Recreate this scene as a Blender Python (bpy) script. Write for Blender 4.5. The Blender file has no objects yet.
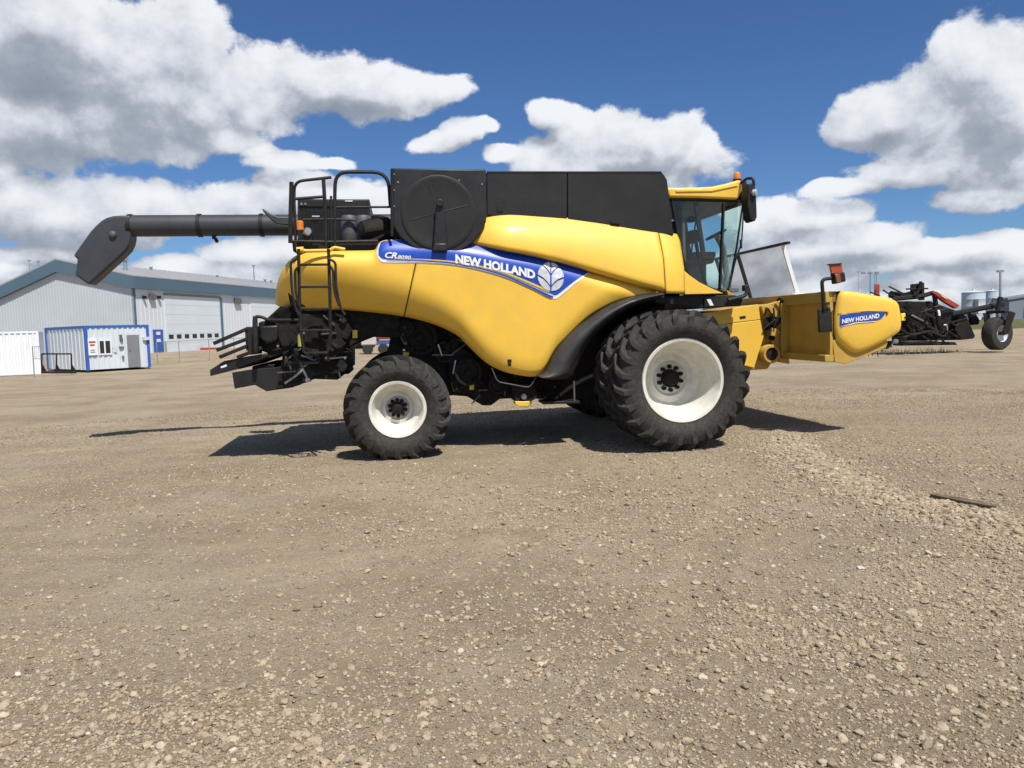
import bpy, math, random
import numpy as np
from mathutils import Vector, Matrix
random.seed(7); rng = np.random.default_rng(11)
R = math.radians
scn = bpy.context.scene
COL = scn.collection

# ------------------------------------------------------------ camera
FOC = 769.0; EYE = Vector((0, 0, 1.78)); PITCH = math.atan((384-326)/FOC); ROLL = R(1.6)
Fw = Vector((0, math.cos(PITCH), -math.sin(PITCH))); R0 = Vector((1, 0, 0)); U0 = Vector((0, math.sin(PITCH), math.cos(PITCH)))
Rt = R0*math.cos(ROLL) - U0*math.sin(ROLL); Up = U0*math.cos(ROLL) + R0*math.sin(ROLL)
cam_d = bpy.data.cameras.new('camera'); cam = bpy.data.objects.new('camera', cam_d); COL.objects.link(cam)
cam_d.sensor_width = 36; cam_d.lens = 36*FOC/1024; cam_d.clip_start = .1; cam_d.clip_end = 6000
m = Matrix((( Rt.x, Up.x, -Fw.x, EYE.x), (Rt.y, Up.y, -Fw.y, EYE.y), (Rt.z, Up.z, -Fw.z, EYE.z), (0, 0, 0, 1)))
cam.matrix_world = m; scn.camera = cam
def ray(px, py): return Fw + Rt*((px-512)/FOC) + Up*((384-py)/FOC)
def at(px, py, Y):
    d = ray(px, py); return EYE + d*(Y/d.y)
PSI = R(8.0); YF = 10.35
_f = at(684, 381, YF)
OX = _f.x - 2.66*math.sin(PSI); OY = YF + 2.66*math.cos(PSI)
cs, sn = math.cos(PSI), math.sin(PSI)
def P(px, py, L):
    """point of the machine's own side view at lateral distance L right of its centre line"""
    d = ray(px, py); nx, ny = -sn, cs
    # plane: (p-O).n = -L
    k = (-L + OX*nx + OY*ny) / (d.x*nx + d.y*ny)
    p = EYE + d*k; dx, dy = p.x-OX, p.y-OY
    return Vector((dx*cs+dy*sn, -L, p.z))
def on_line(px, py, A, D):
    """point of a vertical wall through A with plan direction D"""
    d = ray(px, py); nx, ny = -D[1], D[0]
    k = (A[0]*nx + A[1]*ny)/(d.x*nx+d.y*ny); return EYE + d*k

# ------------------------------------------------------------ materials
def new_mat(name):
    mt = bpy.data.materials.new(name); mt.use_nodes = True
    nt = mt.node_tree; b = nt.nodes['Principled BSDF']; return mt, nt, b
def mat(name, col, rough=.5, metal=0, coat=0, var=.12, scale=6, bump=0, bscale=40, dust=0, spec=.5):
    mt, nt, b = new_mat(name); N = nt.nodes; Lk = nt.links
    tc = N.new('ShaderNodeTexCoord')
    nz = N.new('ShaderNodeTexNoise'); nz.inputs['Scale'].default_value = scale; nz.inputs['Detail'].default_value = 6
    Lk.new(tc.outputs['Object'], nz.inputs['Vector'])
    rp = N.new('ShaderNodeValToRGB'); rp.color_ramp.elements[0].position = .3; rp.color_ramp.elements[1].position = .7
    c = list(col)
    rp.color_ramp.elements[0].color = (*[x*(1-var) for x in c], 1); rp.color_ramp.elements[1].color = (*[min(1, x*(1+var)) for x in c], 1)
    Lk.new(nz.outputs['Fac'], rp.inputs['Fac'])
    out = rp.outputs['Color']
    if dust:
        n2 = N.new('ShaderNodeTexNoise'); n2.inputs['Scale'].default_value = scale*2.3; n2.inputs['Detail'].default_value = 8; n2.inputs['Roughness'].default_value = .7
        Lk.new(tc.outputs['Object'], n2.inputs['Vector'])
        mr = N.new('ShaderNodeMapRange'); mr.inputs['From Min'].default_value = .42; mr.inputs['From Max'].default_value = .75; mr.inputs['To Max'].default_value = dust
        Lk.new(n2.outputs['Fac'], mr.inputs['Value'])
        mx = N.new('ShaderNodeMixRGB'); mx.inputs['Color2'].default_value = (.30, .25, .18, 1)
        Lk.new(mr.outputs['Result'], mx.inputs['Fac']); Lk.new(out, mx.inputs['Color1']); out = mx.outputs['Color']
    Lk.new(out, b.inputs['Base Color'])
    rr = N.new('ShaderNodeMapRange'); rr.inputs['To Min'].default_value = max(.02, rough-.08); rr.inputs['To Max'].default_value = min(1, rough+.1)
    Lk.new(nz.outputs['Fac'], rr.inputs['Value']); Lk.new(rr.outputs['Result'], b.inputs['Roughness'])
    b.inputs['Metallic'].default_value = metal; b.inputs['Coat Weight'].default_value = coat; b.inputs['Coat Roughness'].default_value = .12
    b.inputs['Specular IOR Level'].default_value = spec
    if bump:
        n3 = N.new('ShaderNodeTexNoise'); n3.inputs['Scale'].default_value = bscale; n3.inputs['Detail'].default_value = 5
        Lk.new(tc.outputs['Object'], n3.inputs['Vector'])
        bp = N.new('ShaderNodeBump'); bp.inputs['Strength'].default_value = bump; bp.inputs['Distance'].default_value = .01
        Lk.new(n3.outputs['Fac'], bp.inputs['Height']); Lk.new(bp.outputs['Normal'], b.inputs['Normal'])
    return mt
M = {}
M['yellow'] = mat('yellow_paint', (.83, .51, .052), .52, coat=.15, var=.05, scale=1.6, dust=.16)
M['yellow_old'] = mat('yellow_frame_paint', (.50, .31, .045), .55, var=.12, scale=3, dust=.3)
M['black'] = mat('black_plastic', (.011, .011, .012), .45, var=.25, scale=3, dust=.03)
M['panel'] = mat('charcoal_panel', (.016, .0155, .0155), .5, var=.2, scale=1.5, dust=.035, spec=.35)
M['frame'] = mat('black_frame_paint', (.012, .011, .010), .55, var=.3, scale=4, dust=.06, spec=.35)
M['grime'] = mat('grimy_black_steel', (.009, .0075, .006), .75, var=.4, scale=5, dust=.07, bump=.3, bscale=18, spec=.25)
M['rubber'] = mat('tyre_rubber', (.031, .030, .028), .8, var=.15, scale=9, dust=.16, bump=.25, bscale=60, spec=.25)
M['fender'] = mat('fender_plastic', (.030, .030, .031), .42, var=.2, scale=2, dust=.12)
M['rim'] = mat('cream_rim_paint', (.74, .72, .63), .45, coat=.1, var=.08, scale=4, dust=.38)
M['steel'] = mat('dull_steel', (.35, .34, .32), .4, metal=.9, var=.2, scale=10)
M['tube'] = mat('auger_tube_paint', (.040, .044, .052), .5, var=.15, scale=2, dust=.06)
M['silencer'] = mat('sooty_metal', (.09, .09, .095), .6, metal=.3, var=.3, scale=8)
M['blue'] = mat('blue_decal', (.012, .065, .42), .35, var=.03, scale=2)
M['white'] = mat('white_decal', (.80, .80, .80), .4, var=.03, scale=3)
M['silver'] = mat('silver_decal', (.58, .59, .62), .4, var=.22, scale=7)
M['amber'] = mat('amber_plastic', (.75, .22, .02), .25, var=.1, scale=8, coat=.5)
M['dark_amber'] = mat('dark_amber_plastic', (.22, .07, .02), .3, coat=.4)
M['red'] = mat('red_plastic', (.42, .07, .02), .4, var=.2, scale=8)
M['lampglass'] = mat('lamp_lens', (.42, .45, .47), .12, var=.2, scale=20, coat=1)
M['yellow_sticker'] = mat('yellow_sticker', (.85, .68, .05), .5, var=.05)
M['seat'] = mat('seat_fabric', (.10, .10, .11), .8, var=.2)
M['console'] = mat('grey_console', (.12, .12, .12), .6, var=.1)
M['wood'] = mat('weathered_wood', (.13, .095, .06), .8, var=.4, scale=14, bump=.5)
M['white_metal'] = mat('white_ribbed_metal', (.62, .68, .72), .5, var=.04, scale=.6, dust=.08)
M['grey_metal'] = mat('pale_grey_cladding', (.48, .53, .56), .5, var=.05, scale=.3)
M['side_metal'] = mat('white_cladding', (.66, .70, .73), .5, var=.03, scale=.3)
M['fascia'] = mat('slate_blue_fascia', (.085, .145, .20), .5, var=.05, scale=.3)
M['roof'] = mat('grey_roof_sheet', (.36, .36, .37), .6, var=.06, scale=.5)
M['bluepaint'] = mat('blue_trim_paint', (.035, .11, .42), .45, var=.08, scale=2)
M['greydoor'] = mat('grey_door_paint', (.20, .21, .22), .5, var=.08, scale=2)
M['ohdoor'] = mat('white_door_paint', (.68, .74, .77), .5, var=.03, scale=.5)
M['darkglass'] = mat('dark_window_glass', (.02, .03, .035), .08, var=.1)
M['galv'] = mat('galvanised_steel', (.40, .42, .44), .4, metal=.6, var=.1, scale=8)
M['container'] = mat('white_container_paint', (.80, .82, .85), .5, var=.03, scale=.8, dust=.12)
M['concrete'] = mat('concrete', (.34, .31, .26), .9, var=.12, scale=3)
M['silo'] = mat('hazed_silo_sheet', (.52, .58, .64), .7, metal=0, var=.1, scale=.3)  # distance haze is put into this pale base colour
M['farwall'] = mat('far_grey_wall', (.20, .23, .27), .6, var=.1, scale=.1)
M['darkred'] = mat('faded_red_paint', (.36, .05, .03), .5, var=.15, scale=4)
M['pinkish'] = mat('faded_white_paint', (.55, .50, .45), .6, var=.1, scale=2)
M['leaf'] = mat('dark_foliage', (.035, .05, .02), .9, var=.4, scale=2)
def glass_mat(name, tint, base=.06):
    mt = bpy.data.materials.new(name); mt.use_nodes = True; nt = mt.node_tree; N = nt.nodes; N.clear()
    o = N.new('ShaderNodeOutputMaterial'); mx = N.new('ShaderNodeMixShader'); tr = N.new('ShaderNodeBsdfTransparent'); gl = N.new('ShaderNodeBsdfGlossy')
    gl.inputs['Roughness'].default_value = .03; tr.inputs['Color'].default_value = (*tint, 1)
    lf = N.new('ShaderNodeLayerWeight'); lw = N.new('ShaderNodeMath'); lw.operation = 'POWER'; lw.inputs[1].default_value = 5; nt.links.new(lf.outputs['Facing'], lw.inputs[0])
    ad = N.new('ShaderNodeMath'); ad.operation = 'MULTIPLY_ADD'; ad.inputs[1].default_value = .7; ad.inputs[2].default_value = base
    nt.links.new(lw.outputs[0], ad.inputs[0]); nt.links.new(ad.outputs[0], mx.inputs[0]); nt.links.new(tr.outputs[0], mx.inputs[1]); nt.links.new(gl.outputs[0], mx.inputs[2]); nt.links.new(mx.outputs[0], o.inputs[0])
    return mt
M['glass'] = glass_mat('cab_glass', (.76, .90, .87), .06)
def smoky():
    mt = bpy.data.materials.new('dusty_clear_plastic'); mt.use_nodes = True; nt = mt.node_tree; N = nt.nodes; N.clear()
    o = N.new('ShaderNodeOutputMaterial'); mx = N.new('ShaderNodeMixShader'); tr = N.new('ShaderNodeBsdfTransparent'); df = N.new('ShaderNodeBsdfDiffuse')
    df.inputs[0].default_value = (.42, .40, .37, 1); tr.inputs[0].default_value = (.92, .92, .92, 1)
    nz = N.new('ShaderNodeTexNoise'); nz.inputs['Scale'].default_value = 3; nz.inputs['Detail'].default_value = 6
    mr = N.new('ShaderNodeMapRange'); mr.inputs['To Min'].default_value = .08; mr.inputs['To Max'].default_value = .22
    nt.links.new(nz.outputs[0], mr.inputs[0]); nt.links.new(mr.outputs[0], mx.inputs[0]); nt.links.new(tr.outputs[0], mx.inputs[1]); nt.links.new(df.outputs[0], mx.inputs[2]); nt.links.new(mx.outputs[0], o.inputs[0])
    return mt
M['screen'] = smoky()

# ------------------------------------------------------------ mesh helpers
def tag(o, label=None, cat=None, group=None, kind=None):
    if label: o['label'] = label
    if cat: o['category'] = cat
    if group: o['group'] = group
    if kind: o['kind'] = kind
    return o
def empty(name, loc, rz=0, **k):
    o = bpy.data.objects.new(name, None); COL.objects.link(o); o.location = loc; o.rotation_euler = (0, 0, rz); o.empty_display_size = .3
    tag(o, **k); return o
def rounded(pts, rad, n=5, closed=False):
    out = []; N = len(pts); pts = [Vector(p) for p in pts]
    for i, p in enumerate(pts):
        if not closed and i in (0, N-1): out.append(p); continue
        a = pts[i-1]; b = pts[(i+1) % N]
        da = (a-p); db = (b-p); r = min(rad, da.length*.48, db.length*.48)
        s = p+da.normalized()*r; e = p+db.normalized()*r
        for k in range(n+1):
            t = k/n; out.append(s*(1-t)**2 + p*2*t*(1-t) + e*t*t)
    return out
class MB:
    def __init__(s): s.v = []; s.f = []
    def add(s, vs, fs):
        b = len(s.v); s.v += [Vector(v) for v in vs]; s.f += [[b+i for i in f] for f in fs]; return s
    def box(s, c, d, rot=None):
        c = Vector(c); hx, hy, hz = d[0]/2, d[1]/2, d[2]/2
        vs = [Vector((x, y, z)) for x in (-hx, hx) for y in (-hy, hy) for z in (-hz, hz)]
        if rot is not None: vs = [rot @ v for v in vs]
        return s.add([c+v for v in vs], [(0, 1, 3, 2), (4, 6, 7, 5), (0, 4, 5, 1), (2, 3, 7, 6), (0, 2, 6, 4), (1, 5, 7, 3)])
    def bar(s, a, b, w, h=None, up=(0, 0, 1)):
        a = Vector(a); b = Vector(b); h = h or w; d = (b-a); x = d.normalized(); u = Vector(up)
        y = u.cross(x)
        if y.length < 1e-4: y = Vector((0, 1, 0)).cross(x)
        y.normalize(); z = x.cross(y)
        rot = Matrix((x, y, z)).transposed(); return s.box((a+b)/2, (d.length, w, h), rot)
    def prism(s, poly, ext):
        """poly: 3D points of one face, ext: vector of the extrusion"""
        n = len(poly); a = [Vector(p) for p in poly]; b = [p+Vector(ext) for p in a]
        return s.add(a+b, [list(range(n)), list(range(2*n-1, n-1, -1))]+[[i, i+n, (i+1) % n+n, (i+1) % n] for i in range(n)])
    def side(s, pxs, L0, L1):
        """side outline in the machine's side plane at L0, going through to L1"""
        return s.prism([P(x, y, L0) for x, y in pxs], (0, L0-L1, 0))
    def tube(s, pts, r, n=8, cap=True):
        pts = [Vector(p) for p in pts]; rs = r if isinstance(r, (list, tuple)) else [r]*len(pts)
        rings = []; t0 = (pts[1]-pts[0]).normalized(); u = t0.orthogonal().normalized()
        for i, p in enumerate(pts):
            t = ((pts[min(i+1, len(pts)-1)]-pts[max(i-1, 0)])).normalized()
            u = (u - t*u.dot(t)).normalized(); w = t.cross(u)
            rings.append([p+(u*math.cos(a)+w*math.sin(a))*rs[i] for a in [2*math.pi*k/n for k in range(n)]])
        vs = [v for q in rings for v in q]; fs = []
        for i in range(len(pts)-1):
            for k in range(n): fs.append((i*n+k, i*n+(k+1) % n, (i+1)*n+(k+1) % n, (i+1)*n+k))
        if cap: fs += [list(range(n-1, -1, -1)), [(len(pts)-1)*n+k for k in range(n)]]
        return s.add(vs, fs)
    def lathe(s, prof, c, axis=(0, -1, 0), n=48, a0=0, a1=None, close=False):
        """prof: (distance along axis, radius)"""
        c = Vector(c); ax = Vector(axis).normalized(); u = ax.orthogonal().normalized(); w = ax.cross(u)
        full = a1 is None; a1 = 2*math.pi if full else a1; m_ = n if full else n+1
        vs = []
        for h, r in prof:
            for k in range(m_):
                a = a0+(a1-a0)*k/n; vs.append(c+ax*h+(u*math.cos(a)+w*math.sin(a))*r)
        fs = []; q = len(prof)
        for i in range(q if close else q-1):
            j = (i+1) % q
            for k in range(n if full else n): fs.append((i*m_+k, i*m_+(k+1) % m_, j*m_+(k+1) % m_, j*m_+k))
        return s.add(vs, fs)
    def disc(s, c, r, axis=(0, -1, 0), n=24, h=.01):
        return s.lathe([(0, .0001), (0, r), (h, r), (h, .0001)], c, axis, n)
    def grid(s, fn, nu, nv):
        vs = [fn(i/nu, j/nv) for i in range(nu+1) for j in range(nv+1)]
        return s.add(vs, [(i*(nv+1)+j, i*(nv+1)+j+1, (i+1)*(nv+1)+j+1, (i+1)*(nv+1)+j) for i in range(nu) for j in range(nv)])
    def build(s, name, mt, parent=None, bevel=0, seg=2, solid=0, angle=35, label=None, origin=None, sub=0, kind=None, loc=None, flat=False):
        me = bpy.data.meshes.new(name); o_ = Vector(origin) if origin is not None else Vector((0, 0, 0))
        me.from_pydata([v-o_ for v in s.v], [], s.f); me.validate()
        import bmesh
        bm = bmesh.new(); bm.from_mesh(me); bmesh.ops.recalc_face_normals(bm, faces=bm.faces); bm.to_mesh(me); bm.free()
        for p in me.polygons: p.use_smooth = not flat
        if not flat: me.set_sharp_from_angle(angle=R(angle))
        me.materials.append(M[mt] if isinstance(mt, str) else mt)
        o = bpy.data.objects.new(name, me); COL.objects.link(o)
        if parent: o.parent = parent
        elif origin is not None: o.location = o_
        if solid:
            md = o.modifiers.new('solid', 'SOLIDIFY'); md.thickness = abs(solid); md.offset = -1 if solid > 0 else 1
        if bevel:
            md = o.modifiers.new('bevel', 'BEVEL'); md.width = bevel; md.segments = seg; md.limit_method = 'ANGLE'; md.angle_limit = R(40); md.harden_normals = False
        if label: o['label'] = label
        if kind: o['kind'] = kind
        return o
def text_geo(body, bold=.02, shear=0):
    cu = bpy.data.curves.new('lettering', 'FONT'); cu.body = body; cu.size = 1; cu.offset = bold; cu.shear = shear; cu.resolution_u = 3
    ob = bpy.data.objects.new('lettering', cu); COL.objects.link(ob)
    dg = bpy.context.evaluated_depsgraph_get(); me = ob.evaluated_get(dg).to_mesh()
    vs = [Vector((v.co.x, v.co.y, 0)) for v in me.vertices]; fs = [list(p.vertices) for p in me.polygons]
    bpy.data.objects.remove(ob); bpy.data.curves.remove(cu)
    x0 = min(v.x for v in vs); x1 = max(v.x for v in vs); y0 = min(v.y for v in vs); y1 = max(v.y for v in vs)
    return [Vector(((v.x-x0)/(x1-x0), (v.y-y0)/(y1-y0), 0)) for v in vs], fs
def interp(pts, x):
    if x <= pts[0][0]: return pts[0][1]
    for (a, b), (c, d) in zip(pts, pts[1:]):
        if x <= c:
            t = (x-a)/(c-a); return b+(d-b)*t
    return pts[-1][1]
def smooth_curve(pts, n=4):
    """Catmull-Rom through 2-D points"""
    out = []
    for i in range(len(pts)-1):
        p0 = pts[max(i-1, 0)]; p1 = pts[i]; p2 = pts[i+1]; p3 = pts[min(i+2, len(pts)-1)]
        for k in range(n):
            t = k/n
            out.append(tuple(.5*((2*p1[j])+(-p0[j]+p2[j])*t+(2*p0[j]-5*p1[j]+4*p2[j]-p3[j])*t*t+(-p0[j]+3*p1[j]-3*p2[j]+p3[j])*t**3) for j in range(2)))
    return out+[tuple(pts[-1])]
def closed_curve(pts, n=4):
    out = []; N = len(pts)
    for i in range(N):
        p0, p1, p2, p3 = pts[i-1], pts[i], pts[(i+1) % N], pts[(i+2) % N]
        for k in range(n):
            t = k/n
            out.append(tuple(.5*((2*p1[j])+(-p0[j]+p2[j])*t+(2*p0[j]-5*p1[j]+4*p2[j]-p3[j])*t*t+(-p0[j]+3*p1[j]-3*p2[j]+p3[j])*t**3) for j in range(2)))
    return out
def sstep(a, b, x):
    t = np.clip((x-a)/(b-a), 0, 1); return t*t*(3-2*t)
# lattice noise for arrays
_tab = rng.random((256, 256))
def vnoise(x, y):
    xi = np.floor(x).astype(int); yi = np.floor(y).astype(int); fx = x-xi; fy = y-yi; fx = fx*fx*(3-2*fx); fy = fy*fy*(3-2*fy)
    g = lambda i, j: _tab[i % 256, j % 256]
    return (g(xi, yi)*(1-fx)+g(xi+1, yi)*fx)*(1-fy)+(g(xi, yi+1)*(1-fx)+g(xi+1, yi+1)*fx)*fy
def fbm(x, y, o=4):
    s = 0; a = 1; t = 0
    for k in range(o): s = s+a*vnoise(x*2**k+17*k, y*2**k+31*k); t += a; a *= .5
    return s/t
def base_height(X, Y):
    X = np.asarray(X, float); Y = np.asarray(Y, float)
    z = .0128*(X-2.3); z = np.where(z < 0, -.24*np.tanh(-z/.24), .09*np.tanh(z/.09))
    z = z + .42*sstep(46, 66, Y)*sstep(-8, -20, X)
    return z
WIND = [(4.2, 11.9), (3.75, 10.2), (3.45, 8.5), (3.6, 7.2), (3.85, 6.6), (4.0, 5.8), (4.4, 4.9)]
TRACKS = [(-1.6, 2.2, .9, 8.5), (.25, 2.2, 2.4, 8.0), (-7, 5.6, 1.5, 9.3), (-6.5, 3.8, .6, 6.6), (-9, 12.5, 6, 19), (-9, 14.5, 6, 21)]
def windrow(X, Y):
    d = np.full(np.shape(X), 9.0)
    for (a, b), (c, e) in zip(WIND, WIND[1:]):
        t = np.clip(((X-a)*(c-a)+(Y-b)*(e-b))/((c-a)**2+(e-b)**2), 0, 1)
        d = np.minimum(d, np.hypot(X-a-t*(c-a), Y-b-t*(e-b)))
    return d
def height(X, Y):
    X = np.asarray(X, float); Y = np.asarray(Y, float); r = np.hypot(X, Y)
    z = base_height(X, Y); amp = sstep(60, 12, r)
    z = z + amp*(.035*(fbm(X*.7+5, Y*.9+3, 3)-.5) + .014*(fbm(X*4, Y*4, 3)-.5) + .008*(fbm(X*14, Y*14, 2)-.5))
    # flatten beneath the machine
    for a0, b0, a1, b1 in TRACKS:
        l = math.hypot(a1-a0, b1-b0); t = ((X-a0)*(a1-a0)+(Y-b0)*(b1-b0))/l; d = ((X-a0)*(b1-b0)-(Y-b0)*(a1-a0))/l+.15*np.sin(t*.5+a0)
        on = sstep(-.5, .5, t)*sstep(l+.5, l-.5, t)*(.4+.9*vnoise(X*.8, Y*.8))
        z = z + on*(-.016*np.exp(-(d/.17)**4)+.010*np.exp(-((abs(d)-.26)/.07)**2)+.005*np.sin(t*26+np.abs(d)*14)*np.exp(-(d/.17)**4))
    z = z + .035*np.exp(-(windrow(X, Y)/.28)**2)
    return z
# ============================================================ COMBINE HARVESTER
comb = empty('combine_harvester', (OX, OY, 0), PSI, label='large yellow combine harvester with dual front wheels and blue side decal on the gravel yard', cat='combine harvester')
C = comb
SL = 1.62
# ---- yellow side panels -------------------------------------------------
TOP = [(275, 304), (276, 288), (279, 277), (284, 267), (293, 257.5), (305, 253), (335, 251), (360, 250.6), (374, 250), (377, 246), (380, 242), (386, 240), (400, 239.6), (440, 240.4), (474, 244.5), (500, 249.5), (530, 255), (560, 262), (590, 271), (615, 278.5), (640, 286), (660, 292)]
BOT = [(275, 304), (278, 306), (286, 309), (297, 311), (320, 310.5), (344, 310), (368, 312), (400, 316), (430, 323), (455, 334), (469, 347), (480, 357.5), (489, 364.5), (500, 370), (510, 373.3), (524, 376), (535, 376.5), (541, 374.5), (547, 367), (555, 352), (565, 341), (575, 330), (590, 316), (606, 306), (618, 300.5), (630, 297), (645, 294), (660, 292.3)]
TOPs = smooth_curve([(276, 288), (279, 277), (284, 267), (293, 257.5), (305, 253), (335, 251), (360, 250.6), (374, 250), (377, 246), (380, 242), (386, 240), (400, 239.6), (440, 240.4), (474, 244.5), (500, 249.5), (530, 255), (560, 262), (590, 271), (615, 278.5), (640, 286), (660, 291.5)], 4)
BOTs = smooth_curve(BOT[1:], 4)
def ty(px): return interp([(274.8, 303)]+TOPs, px)
def by(px): return interp([(274.8, 304)]+BOTs, px)
def body_in(px, py):
    """how far the skin curves in towards the machine at this place of the side view"""
    a, b = ty(px), by(px); t = min(1, max(0, (py-a)/max(1e-3, b-a)))
    o = 0
    d = (py-a)/72.0
    if d < .22: o += .11*(1-d/.22)**2
    e = (b-py)/72.0
    k = min(1, max(0, (520-px)/220))
    w = .25+.55*k
    if e < w: o += (.07+.38*k)*(1-e/w)**2
    r = (px-275)/62
    if r < 1: o += .42*(1-max(0, r))**2.6
    f = (px-560)/100
    if f > 0: o -= .04*f
    return o
def S(px, py, lift=0):
    b = SL-body_in(px, py); p = P(px, py, b); p.y = -(b+lift); return p
def skin(x0, x1, n, m=16, tf=ty, bf=by):
    def fn(u, v):
        x = x0+(x1-x0)*u; return S(x, tf(x)*(1-v)+bf(x)*v)
    return MB().grid(fn, n, m)
def seam_x(v): return 421-(421-404)*v
def pane(ua, ub, n, side=1):
    def fn(u, v):
        a = ua(v); b = ub(v); x = a+(b-a)*u; y = ty(x)*(1-v)+by(x)*v
        p = S(x, y); p.y *= side; return p
    return MB().grid(fn, n, 18)
for side in (1, -1):
    pane(lambda v: 275.2, lambda v: seam_x(v)-.6, 90, side).build('rear_side_panel', 'yellow', C, solid=.02*side, angle=50)
    pane(lambda v: seam_x(v)+.5, lambda v: 659.5, 70, side).build('main_side_panel', 'yellow', C, solid=.02*side, angle=50)
# shoulder panel above the crease
UT = [(452, 235), (462, 228), (472, 219), (480, 214), (487, 213), (520, 214.2), (565, 217.3), (600, 222), (640, 228.5), (657, 231)]
UB = [(452, 240), (462, 242.5), (474, 245.3), (500, 250.5), (530, 256), (560, 263), (590, 272), (615, 279.5), (640, 287), (662.5, 293)]
for side in (1, -1):
    def fn(u, v):
        x = 452+(interp([(0, 657.8), (.45, 663.2), (1, 665.2)], v)-452)*u; y = interp(UT, x)*(1-v)+interp(UB, x)*v
        b = SL+.085-.26*(1-v)**2.2-.02*v-(.10*max(0, (v-.9)/.1)**2)-.42*max(0, (512-x)/60)**2; p = P(x, y, b); p.y = -side*b; return p
    MB().grid(fn, 60, 18).build('shoulder_panel', 'yellow', C, solid=.02*side, angle=50)
    def fn(u, v):
        # v down; column behind the cab
        l = interp([(0, 658.8), (.45, 664.1), (1, 666.1)], v); r = interp([(0, 677), (.1, 680), (.6, 684.5), (1, 685)], v)
        yt = 231.5+(234-231.5)*u; yb = 293.5; x = l+(r-l)*u; y = yt*(1-v)+yb*v
        b = SL+.065-.24*(1-v)**2.2-.10*u**3; p = P(x, y, b); p.y = -side*b; return p
    MB().grid(fn, 10, 16).build('corner_panel', 'yellow', C, solid=.02*side, angle=50)
    q = [P(684.5, 270.5, 1.5), P(690, 275.5, 1.46), P(700, 282.5, 1.38), P(712, 288.5, 1.3), P(724, 293.5, 1.22), P(684.8, 294.5, 1.5)]
    if side == -1:
        q = [Vector((a.x, -a.y, a.z)) for a in q]
    MB().prism(q, (0, .12*side, 0)).build('cab_skirt', 'yellow', C, bevel=.01)
# black wheel-arch flare
FO = smooth_curve([(536, 375.5), (545, 370), (555, 351), (574, 329), (606, 306.5), (630, 297), (660, 292.3)], 5)
FI = smooth_curve([(550, 380), (570.5, 378.5), (577, 369), (586, 350.5), (600, 331), (629, 309.5), (663, 297.5)], 5)
for side in (1, -1):
    def fn(u, v):
        k = u*(len(FO)-1); i = min(int(k), len(FO)-2); f = k-i
        a = Vector(FO[i]).lerp(Vector(FO[i+1]), f); b = Vector(FI[i]).lerp(Vector(FI[i+1]), f)
        c = a.lerp(b, v); p = P(c[0], c[1], SL)
        p.y = -side*(SL-.02+.16*math.sin(math.pi*min(1, v*1.15))**.8 - .25*max(0, v-.85)); return p
    MB().grid(fn, 36, 10).build('wheel_arch_flare', 'fender', C, solid=.015*side, angle=50)
# ---- decals --------------------------------------------------------------
def strip(name, mt, top, bot, x0, x1, lift, n=60, m=6):
    tt = smooth_curve(top, 4); bb = smooth_curve(bot, 4)
    def fn(u, v):
        x = x0+(x1-x0)*u; y = interp(tt, x)*(1-v)+interp(bb, x)*v; return S(x, y, lift)
    return MB().grid(fn, n, m).build(name, mt, C, angle=80)
dT = [(376, 250), (379, 243.5), (383, 241), (400, 240), (425, 240.5), (440, 241), (474, 245.2), (500, 250.4), (530, 256.2), (560, 263.3), (589, 271.8)]
TOPx = lambda x: max(interp(dT, x), ty(x)+.3)
dT2 = [(376.5, 251), (378, 246.5), (380.5, 243)]+[(x, TOPx(x)) for x in range(384, 590, 12)]+[(589.5, 271.9)]
dW = [(376, 253), (380, 260.5), (386, 262.6), (420, 263.2), (460, 266.5), (500, 276), (530, 288), (545, 295.5), (552, 298.2), (556, 299), (563, 294), (575, 284), (589.5, 272.5)]
dB = [(378, 254), (381, 257.8), (388, 259.2), (420, 259.6), (460, 263), (500, 272.3), (530, 284), (545, 291), (551, 293.5), (556, 295), (563, 290), (575, 280.5), (588.5, 272.2)]
strip('blue_decal_border', 'white', dT2, dW, 376.5, 589.3, .006, 90)
strip('blue_decal', 'blue', [(378, 251), (379, 247)]+dT2[2:], dB, 378.5, 588.5, .012, 90)
strip('decal_stripe', 'blue', [(386, 260), (420, 260.6), (460, 264), (500, 273.6), (530, 285.8), (549, 294.6), (553, 296)], [(386, 260.6), (420, 261.6), (460, 265.2), (500, 275), (530, 287.6), (549, 297.2), (553, 297.6)], 387, 553, .017, 60, 2)
strip('decal_stripe', 'yellow', [(392, 258.7), (420, 259), (460, 262), (500, 270.6), (530, 282), (549, 290.3)], [(392, 259.1), (420, 259.8), (460, 263.2), (500, 272.2), (530, 284), (549, 292.6)], 394, 549, .017, 60, 2)
def surf_text(name, body, a, b, h, mt, bold=.02, shear=0, lift=.020, fnS=S, curve=0, parent=C):
    vs, fs = text_geo(body, bold, shear); a = Vector(a); b = Vector(b); d = (b-a); nrm = Vector((d.y, -d.x)).normalized()
    mb = MB(); out = []
    for v in vs:
        q = a+d*v.x+Vector((0, -1))*h*v.y + Vector((0, 1))*curve*4*v.x*(v.x-1)
        out.append(fnS(q.x, q.y, lift))
    return mb.add(out, fs).build(name, mt, parent, solid=-.001, flat=True)
surf_text('lettering', 'NEW HOLLAND', (455.3, 263.4), (535, 279.6), 9.2, 'white', .05, 0, curve=.9)
surf_text('lettering', 'CR', (385, 258.2), (397, 258.8), 6.2, 'white', .03, .3)
surf_text('lettering', '8090', (397.5, 258.9), (411, 259.7), 3.8, 'white', .02, .25)
surf_text('lettering', 'TWIN ROTOR', (386, 261.9), (411, 262.6), 1.0, 'blue', .0, .1) if False else None
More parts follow.
